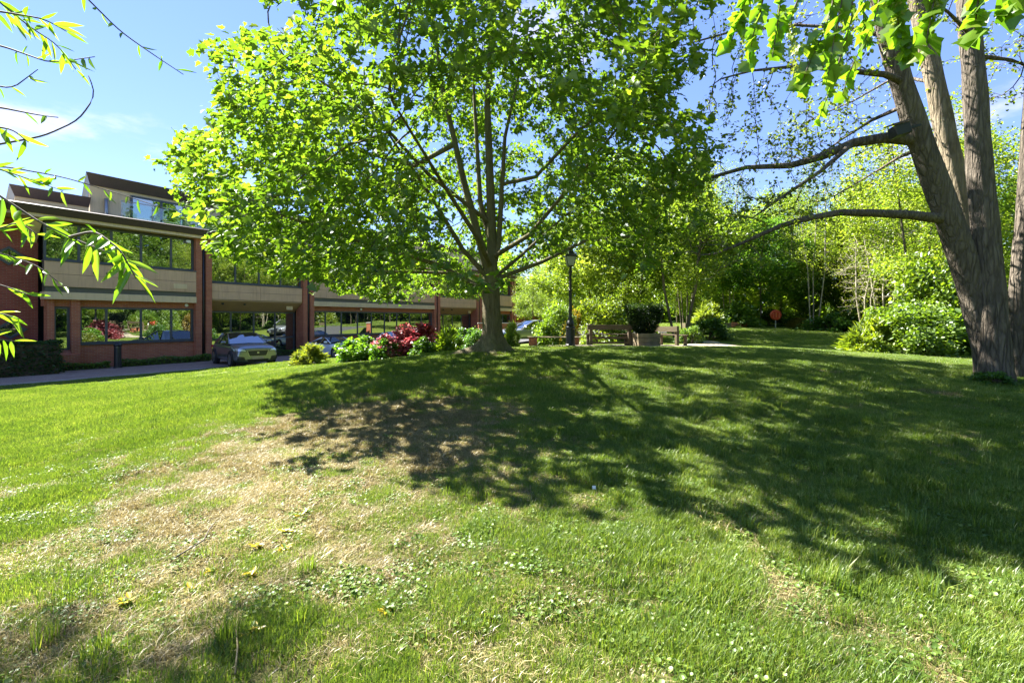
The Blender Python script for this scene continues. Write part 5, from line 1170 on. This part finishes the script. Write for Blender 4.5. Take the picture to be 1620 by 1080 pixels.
# ---- sycamore bough from above right
SX, SY = 6.6, 2.2; SZ = h1(SX, SY); S0 = np.array((SX, SY, SZ))
syc = empty('sycamore_tree', S0); tag(syc, 'sycamore whose large bright leaves hang in at the top right', 'tree')
MB().tube([(0, 0, -.1), (0, 0, 1.5), (-.1, .05, 3.2), (-.2, .1, 5.5), (0, .2, 8)], [.34, .27, .24, .17, .06], 16).build('trunk', M['bark_alder'], syc, smooth=True)
sp = lambda l: [at(x, y, Y) - S0 for x, y, Y in l]
MB().tube([(-.1, .05, 3.0)] + sp([(1800, -160, 2.9), (1640, -130, 2.8), (1500, -110, 2.7), (1380, -95, 2.7), (1260, -70, 2.7), (1180, -40, 2.7)]), [.10, .06, .045, .034, .025, .016, .008], 10).build('limb', M['bark_alder'], syc, smooth=True)
SYC = np.array([(0, 0), (.24, -.09), (.50, .08), (.42, .22), (.60, .50), (.40, .55), (.27, .70), (.13, .85), (0, 1.0)])
sl = [one_leaf('leaf', SYC, M['lf_near'], t_, fo) for t_, fo in ((.1, .1), (.35, .45), (.6, -.2), (.85, .3), (.5, .6), (.3, -.35))]
for k, (pl, n, s0, s1) in enumerate([
    ([(1200, -50, 2.7), (1180, 0, 2.7), (1165, 40, 2.7), (1155, 75, 2.7)], 19, 0.079, 0.133), ([(1250, -70, 2.7), (1235, 0, 2.7), (1228, 50, 2.7), (1222, 90, 2.7)], 17, 0.079, 0.126),
    ([(1310, -80, 2.6), (1320, 0, 2.6), (1300, 60, 2.6), (1275, 110, 2.6), (1268, 140, 2.6)], 27, 0.079, 0.140), ([(1340, -85, 3), (1350, 20, 3), (1330, 90, 3), (1310, 150, 3), (1295, 190, 3)], 28, 0.066, 0.112),
    ([(1400, -95, 2.3), (1420, 0, 2.3), (1420, 50, 2.3), (1440, 95, 2.3)], 24, 0.086, 0.140), ([(1470, -105, 2.2), (1480, -10, 2.2), (1470, 40, 2.2), (1462, 90, 2.2)], 19, 0.086, 0.140),
    ([(1560, -115, 1.9), (1550, -20, 1.9), (1545, 20, 1.9), (1540, 60, 1.9)], 16, 0.086, 0.140), ([(1640, -120, 1.8), (1630, -40, 1.8), (1610, 0, 1.8), (1580, 25, 1.8)], 16, 0.092, 0.140), ([(1380, -95, 2.7), (1370, -10, 2.8), (1365, 30, 2.8), (1372, 70, 2.8)], 16, 0.079, 0.119),
    ([(1220, -60, 2.9), (1205, 10, 2.9), (1190, 60, 2.9), (1185, 100, 2.9)], 17, .08, .12), ([(1350, -90, 2.5), (1330, 10, 2.5), (1318, 70, 2.5), (1310, 120, 2.5)], 17, .08, .13), ([(1440, -100, 2.6), (1395, -20, 2.7), (1385, 30, 2.7), (1345, 110, 2.7), (1330, 160, 2.8)], 18, .08, .12),
    ([(1290, -70, 3.2), (1270, -20, 3.2), (1250, 30, 3.2), (1262, 80, 3.2)], 16, 0.073, 0.112)]):
    droop_leaves(syc, sp(pl), sl, int(n * 1.25), s0 * .74, s1 * .74, 200 + k, 'twig', .006, .5, .85, .2)
M['catkin'] = leaf_mat('flower_tassel', [(.20, .26, .04), (.3, .34, .07)], (1.2, 1.2, .6), .4, .04)
for k, (x, y, Y, L_) in enumerate([(1172, 95, 2.7, .16), (1258, 120, 2.6, .18), (1298, 110, 2.9, .16), (1420, 40, 2.3, .14), (1250, 70, 2.7, .14), (1480, 40, 2.2, .12)]):
    r = np.random.default_rng(k); n = 70; z = -r.random(n) * L_; b_ = np.stack([r.normal(size=n) * .012, r.normal(size=n) * .012, z], 1) + (at(x, y, Y) - S0 + np.array((0, 0, L_))); d, nn = leaf_frames(n, r, .5, 2)
    mesh_obj('flower_tassel', leaves_mesh('flower_tassel', b_, d, nn, np.full(n, .016), OVAL, r.random(n)), M['catkin'], syc)
r = np.random.default_rng(78); c = np.stack([r.uniform(-2, 2, 40), r.uniform(-2, 2, 40), r.uniform(4.5, 8.5, 40)], 1); n = 2600; b_ = blob_points(n, c, np.full(40, .6), .8, r)
d, nn = leaf_frames(n, r, .5, 1); mesh_obj('crown', leaves_mesh('crown', b_, d, nn, r.uniform(.12, .2, n), MAPLE, r.random(n)), M['lf_near'], syc, 'stuff')

# ------------------------------------------------------------------ street furniture
# lamp post
lx, ly = 2.03, 16.3; lz = h1(lx, ly)
lamp = empty('lamp_post', (lx, ly, lz)); tag(lamp, 'black Victorian style lamp post with glazed lantern beside the path', 'lamp post')
MB().lathe([(.135, -.1), (.135, .06), (.12, .08), (.118, .60), (.135, .62), (.135, .66), (.10, .70), (.115, .78), (.09, .86), (.075, .90), (.062, 1.0)], 12).build('base', M['black'], lamp)
MB().lathe([(.055, .98), (.045, 1.05), (.042, 1.9), (.05, 1.92), (.05, 1.96), (.038, 1.98), (.034, 2.55), (.05, 2.57), (.05, 2.60), (.036, 2.64), (.03, 2.74), (.06, 2.77)], 14).build('column', M['black'], lamp, smooth=False)
MB().tube([(-.17, 0, 2.4), (.17, 0, 2.4)], .014, 8).build('ladder_bar', M['black'], lamp)
fr = MB(); fr.lathe([(.02, 2.74), (.105, 2.77), (.11, 2.80)], 4)
for k in range(4):
    a = k * math.pi / 2; a2 = a + math.pi / 2
    fr.tube([(.115 * math.cos(a), .115 * math.sin(a), 2.79), (.205 * math.cos(a), .205 * math.sin(a), 3.12)], .011, 6)
    fr.tube([(.205 * math.cos(a), .205 * math.sin(a), 3.12), (.205 * math.cos(a2), .205 * math.sin(a2), 3.12)], .013, 6)
fr.build('lantern_frame', M['black'], lamp)
for k in range(4):
    a = k * math.pi / 2; a2 = a + math.pi / 2; f = .985
    MB().add([(.108 * f * math.cos(a), .108 * f * math.sin(a), 2.80), (.108 * f * math.cos(a2), .108 * f * math.sin(a2), 2.80), (.2 * f * math.cos(a2), .2 * f * math.sin(a2), 3.11), (.2 * f * math.cos(a), .2 * f * math.sin(a), 3.11)], [(0, 1, 2, 3)]).build('lantern_pane', M['opal'], lamp)
MB().lathe([(.235, 3.12), (.225, 3.145), (.13, 3.22), (.10, 3.24), (.085, 3.30), (.03, 3.32), (.035, 3.36), (.01, 3.40)], 4).build('lantern_roof', M['black'], lamp)
for o in lamp.children:
    if o.name.startswith('lantern'): o.rotation_euler = (0, 0, R(50)); o.scale = (1.25, 1.25, 1.0)
    if o.name.startswith(('base', 'column')): o.scale = (1.3, 1.3, 1.0)
# slatted timber bench seen from behind
bx, by = 3.62, 17.3; bz = h1(bx, by)
bench = empty('park_bench', (bx, by, bz), R(3)); tag(bench, 'mossy timber bench seen from behind, right of the lamp post', 'bench')
for s in (-.72, .72):
    MB().box(s - .055, s + .055, -.06, .06, -.08, .84).build('back_post', M['timber'], bench, .006)
    MB().box(s - .055, s + .055, .40, .50, -.08, .42).build('front_leg', M['timber'], bench, .006)
    box('arm', M['timber'], bench, s - .05, s + .05, .065, .52, .60, .65)
for z0, z1 in ((.62, .80), (.10, .17)): MB().box(-.86, .86, -.105, -.064, z0, z1).build('back_rail', M['timber'], bench, .005)
for k in range(4): MB().box(-.84, .84, .06 + k * .115, .16 + k * .115, .425, .46).build('seat_slat', M['timber'], bench, .005)
MB().box(-.66, .66, .0, .05, .28, .36).build('stretcher', M['timber'], bench)
# second bench, end-on, beyond the planter
bx, by = 5.95, 18.3; bz = h1(bx, by)
bench2 = empty('park_bench', (bx, by, bz), R(-62)); tag(bench2, 'dark timber bench turned end-on right of the planter', 'bench')
for s in (-.62, .62):
    MB().box(s - .055, s + .055, -.06, .06, -.08, .80).build('back_post', M['timber'], bench2, .006); MB().box(s - .055, s + .055, .40, .50, -.08, .42).build('front_leg', M['timber'], bench2, .006)
for z0, z1 in ((.58, .78),): MB().box(-.72, .72, -.1, -.064, z0, z1).build('back_rail', M['timber'], bench2, .005)
for k in range(4): MB().box(-.72, .72, .06 + k * .115, .16 + k * .115, .425, .46).build('seat_slat', M['timber'], bench2, .005)
# low plank bench on brick ends
bx, by = 1.72, 19.3; bz = h1(bx, by)
pb = empty('plank_bench', (bx, by, bz), R(-4)); tag(pb, 'low plank bench on two brick supports behind the lamp post', 'bench')
for s in (-.85, .85): MB().box(s - .17, s + .17, -.2, .2, -.12, .36).build('brick_support', M['brick'], pb, .01)
for k in range(3): MB().box(-1.1, 1.1, -.21 + k * .142, -.075 + k * .142, .365, .41).build('plank', M['timber_pale'], pb, .005)
# planter with clipped conifer
qx, qy = 4.86, 17.2; qz = h1(qx, qy)
pl = empty('timber_planter', (qx, qy, qz), R(9)); tag(pl, 'square weathered timber planter box holding a clipped conifer', 'planter')
for k in range(3):
    for sy in (-.42, .36): MB().box(-.42, .42, sy, sy + .06, .0 + k * .165, .155 + k * .165).build('board', M['timber_pale'], pl, .006)
    for sx in (-.42, .36): MB().box(sx, sx + .06, -.355, .355, .0 + k * .165, .155 + k * .165).build('board', M['timber_pale'], pl, .006)
box('soil', M['twig'], pl, -.35, .35, -.35, .35, .05, .44)
r = np.random.default_rng(5); n = 9000
cf = empty('clipped_conifer', (qx, qy, qz + .42)); tag(cf, 'dark clipped conifer flaring to a flat top in the planter', 'shrub')
z = r.random(n) ** .8 * 1.05; R_ = np.interp(z, [0, .2, .7, 1.05], [.22, .36, .56, .62]); a = r.random(n) * 2 * np.pi; q = R_ * (.55 + .5 * r.random(n) ** .5); p = np.stack([q * np.cos(a) * 1.05, q * np.sin(a), z + .06 * r.normal(size=n)], 1)
o_ = p * np.array((1, 1, 0)); o_ /= np.linalg.norm(o_, axis=1, keepdims=True); d, nn = leaf_frames(n, r, -.5, 1.4, o_)
mesh_obj('foliage', leaves_mesh('foliage', p, d, nn, r.uniform(.05, .11, n), LANCE * np.array((2, 1)), np.clip(.15 + .5 * z / 1.05 * r.random(n) + .35 * (z > .95), 0, 1)), M['lf_dark'], cf, 'stuff')
MB().tube([(0, 0, -.1), (0, 0, .5), (0, 0, .85)], [.05, .04, .015], 8).build('stem', M['twig'], cf)
# little white board and red flowers beside the end-on bench
wb_ = empty('white_board', (6.15, 19.2, h1(6.15, 19.2))); tag(wb_, 'small white board on a post behind the end-on bench', 'sign')
box('post', M['timber'], wb_, -.03, .03, -.02, .03, -.1, .62); MB().box(-.16, .16, -.045, -.022, .52, .76).build('board', M['white'], wb_, .004)
M['redfl'] = simple('red_petal', (.55, .03, .02), .5, .2, 30)
rf = empty('red_flowers', (5.75, 19.6, h1(5.75, 19.6))); tag(rf, 'red flowering plant left of the small white board', 'plant')
r = np.random.default_rng(9); n = 160; p = r.normal(size=(n, 3)) * np.array((.13, .12, .09)) + np.array((0, 0, .72)); d, nn = leaf_frames(n, r, -.2, 2)
me = leaves_mesh('petals', p, d, nn, np.full(n, .06), OVAL, r.random(n)); mesh_obj('petals', me, M['redfl'], rf)
n = 300; p = r.normal(size=(n, 3)) * np.array((.16, .15, .2)) + np.array((0, 0, .35)); p[:, 2] = np.abs(p[:, 2]); d, nn = leaf_frames(n, r, -.2, 2); mesh_obj('foliage', leaves_mesh('foliage', p, d, nn, np.full(n, .09), OVAL, r.random(n)), M['lf_bush'], rf)
# bollard on the drive
p = facade_local(2.35, 1.05)
bol = empty('bollard', (p[0], p[1], DRIVE_Z + .01)); tag(bol, 'black cylindrical bollard with domed cap on the drive', 'bollard')
MB().lathe([(.17, 0), (.17, .05), (.145, .06), (.145, .98), (.15, .99)], 20).build('column', M['black'], bol)
MB().lathe([(.12, .99), (.12, 1.06)], 20).build('neck', M['metal_grey'], bol)
for k in range(3): MB().lathe([(.15, 1.005 + k * .022), (.155, 1.012 + k * .022), (.15, 1.019 + k * .022)], 20).build('louvre', M['black'], bol)
MB().lathe([(.165, 1.07), (.17, 1.10), (.15, 1.17), (.09, 1.22), (.02, 1.24)], 20).build('cap', M['black'], bol, smooth=True)
# lifebuoy in its housing
p = (19.9, 35.4); lzz = h1(*p)
lb = empty('lifebuoy_post', (p[0], p[1], lzz), R(-10)); tag(lb, 'orange lifebuoy housing on a pale post at the edge of the wood', 'lifebuoy')
M['orange'] = simple('orange_plastic', (.50, .07, .025), .5, .2, 8)
MB().tube([(0, .03, -.1), (0, .03, .75)], .045, 10).build('post', M['metal_grey'], lb)
MB().lathe([(.30, -.09), (.385, -.06), (.40, 0), (.385, .06), (.30, .07)], 28, (0, 0), 'y').build('housing', M['orange'], lb, smooth=True).location = (0, -.02, .98)
MB().lathe([(.34, 0), (.34, .012)], 24, (0, 0), 'y').build('housing_face', M['redlamp'], lb).location = (0, -.125, .98)
for k in range(3): MB().box(-.24 + k * .2, -.18 + k * .2, -.155, -.136, .78, 1.18).build('rib', M['orange'], lb)
# bird box on the leaning stem
A = at(1424, 206, 8.2)
bb = empty('bird_box', A, R(-20)); bb.rotation_euler = (0, R(-14), R(-10)); tag(bb, 'small dark box fixed to the leaning left stem of the tree', 'box')
MB().box(-.12, .12, -.1, .12, -.10, .09).build('box_body', M['black'], bb, .008); MB().prism([(-.14, .095), (.15, .14), (.15, .16), (-.14, .115)], -.14, .14).build('box_lid', M['fascia'], bb)
MB().box(-.03, .35, .02, .06, -.02, .02).build('bracket', M['black'], bb)
# timber planters along the far lawn
for k, (x, y, w) in enumerate([(13.6, 35.2, 1.5), (15.7, 35.6, 1.7), (17.4, 36.2, 1.2)]):
    t_ = empty('timber_trough', (x, y, h1(x, y)), R(4)); tag(t_, ['long low timber trough nearest the wood path', 'middle timber trough below the cream shrub', 'short dark timber trough closest to the lifebuoy'][k], 'planter')
    for j in range(2): MB().box(-w / 2, w / 2, -.3, -.25, -.05 + j * .2, .14 + j * .2).build('board', M['timber_pale'] if k < 2 else M['brick'], t_, .006)
    for sx in (-w / 2, w / 2 - .06): MB().box(sx, sx + .06, -.25, .3, -.05, .34).build('end_board', M['timber'], t_, .006)
    box('soil', M['twig'], t_, -w / 2 + .06, w / 2 - .06, -.25, .28, -.05, .28)
# far brick house
hb = empty('brick_house', (9.5, 62, h1(9.5, 62) - .2), R(8)); tag(hb, 'low red brick house glimpsed far behind the benches', 'building')
MB().box(-9, 9, 0, 8, -.5, 3.0).build('wall', M['brick'], hb); MB().prism([(-.6, 2.95), (4, 5.6), (8.6, 2.95)], -9.4, 9.4).build('roof', M['fascia'], hb)
for x in (-6, -3, 0, 3, 6): window(x - .7, x + .7, 1.0, 2.3, -.04, [.5], hb)
# garden wall of brick beyond the estate car
gw = empty('garden_wall', (1.2, 39.0, h1(1.2, 39.0)), R(10)); tag(gw, 'low red brick wall behind the silver estate car', 'wall'); MB().box(-4, 4, 0, .3, -.6, 1.0).build('brickwork', M['brick'], gw); MB().box(-4.04, 4.04, -.05, .35, 1.003, 1.08).build('coping', M['concrete'], gw)

# ------------------------------------------------------------------ small things on the turf
M['yel'] = leaf_mat('yellow_leaf', [(.40, .30, .015), (.62, .46, .02), (.45, .40, .05)], (1.2, 1.1, .5), .35, .05)
spots = [(410, 868, 'yellowing plant nearest the middle of the worn patch'), (449, 872, 'yellow leafed plant right of its near twin on the worn patch'), (335, 908, 'round yellowing rosette in the worn patch'), (397, 912, 'yellow-green rosette with bright leaves on the worn patch'),
         (303, 940, 'yellowing plant lower left of the rosettes'), (200, 958, 'orange-yellow leaf cluster near the left shade'), (450, 845, 'small orange leaf upright on the dry turf'), (480, 815, 'pale dried seed head plant on the dry turf'), (612, 970, 'dried pale tuft plant right of the worn patch'), (400, 1004, 'pale plant near the bottom of the worn turf')]
for k, (x, y, lab) in enumerate(spots):
    Y = 4.0
    for _ in range(12): Y = FPX * (CAM_H - h1((x - CX) / FPX * Y, Y)) / (y - HY)
    X = (x - CX) / FPX * Y; r = np.random.default_rng(300 + k); n = 22
    o = empty('wilting_plant', (X, Y, h1(X, Y))); tag(o, lab, 'plant', 'yellowing plants on the worn turf')
    for j in range(2):
        a = r.random(n) * 6.28; d = np.stack([np.cos(a), np.sin(a), r.uniform(.1, .9, n)], 1); d /= np.linalg.norm(d, axis=1, keepdims=True); nn = np.cross(d, np.cross(np.array([(0, 0, 1.)]), d)); nn /= np.linalg.norm(nn, axis=1, keepdims=True)
        mm = ('yel', 'weed')[j]; mesh_obj('leaves', leaves_mesh('leaves', np.zeros((n, 3)) + np.array((0, 0, .01)) + r.normal(size=(n, 3)) * .012, d, nn, r.uniform(.025, .06, n) * (.8 if j else .9), OVAL * np.array((.75, 1)), r.random(n)), M[mm], o)
def ground_at(x, y):
    Y = 4.0
    for _ in range(12): Y = FPX * (CAM_H - h1((x - CX) / FPX * Y, Y)) / (y - HY)
    return (x - CX) / FPX * Y, Y
X, Y = ground_at(940, 779); o = MB().box(-.016, .016, -.003, .0, 0, .03).build('litter_tag', M['white'], None); o.location = (X, Y, h1(X, Y) + .03); o.rotation_euler = (-.5, .1, .2); tag(o, 'tiny white tag lying in the shaded grass', 'litter')
for k, (pp, lab) in enumerate([([(272, 893), (300, 878), (322, 862), (332, 845), (342, 830)], 'dark fallen twig on the worn turf'), ([(372, 1078), (376, 1040), (374, 1010), (378, 980)], 'pale dry stalk lying near the bottom edge')]):
    tw = []
    for i, (x, y) in enumerate(pp): X, Y = ground_at(x, y); tw.append((X, Y, h1(X, Y) + .035 + .01 * (i % 2)))
    o = MB().tube(tw, [.006, .005, .005, .004, .002][:len(tw)], 6).build('fallen_twig', M['twig'] if k == 0 else M['straw'], None, smooth=True); tag(o, lab, 'twig')
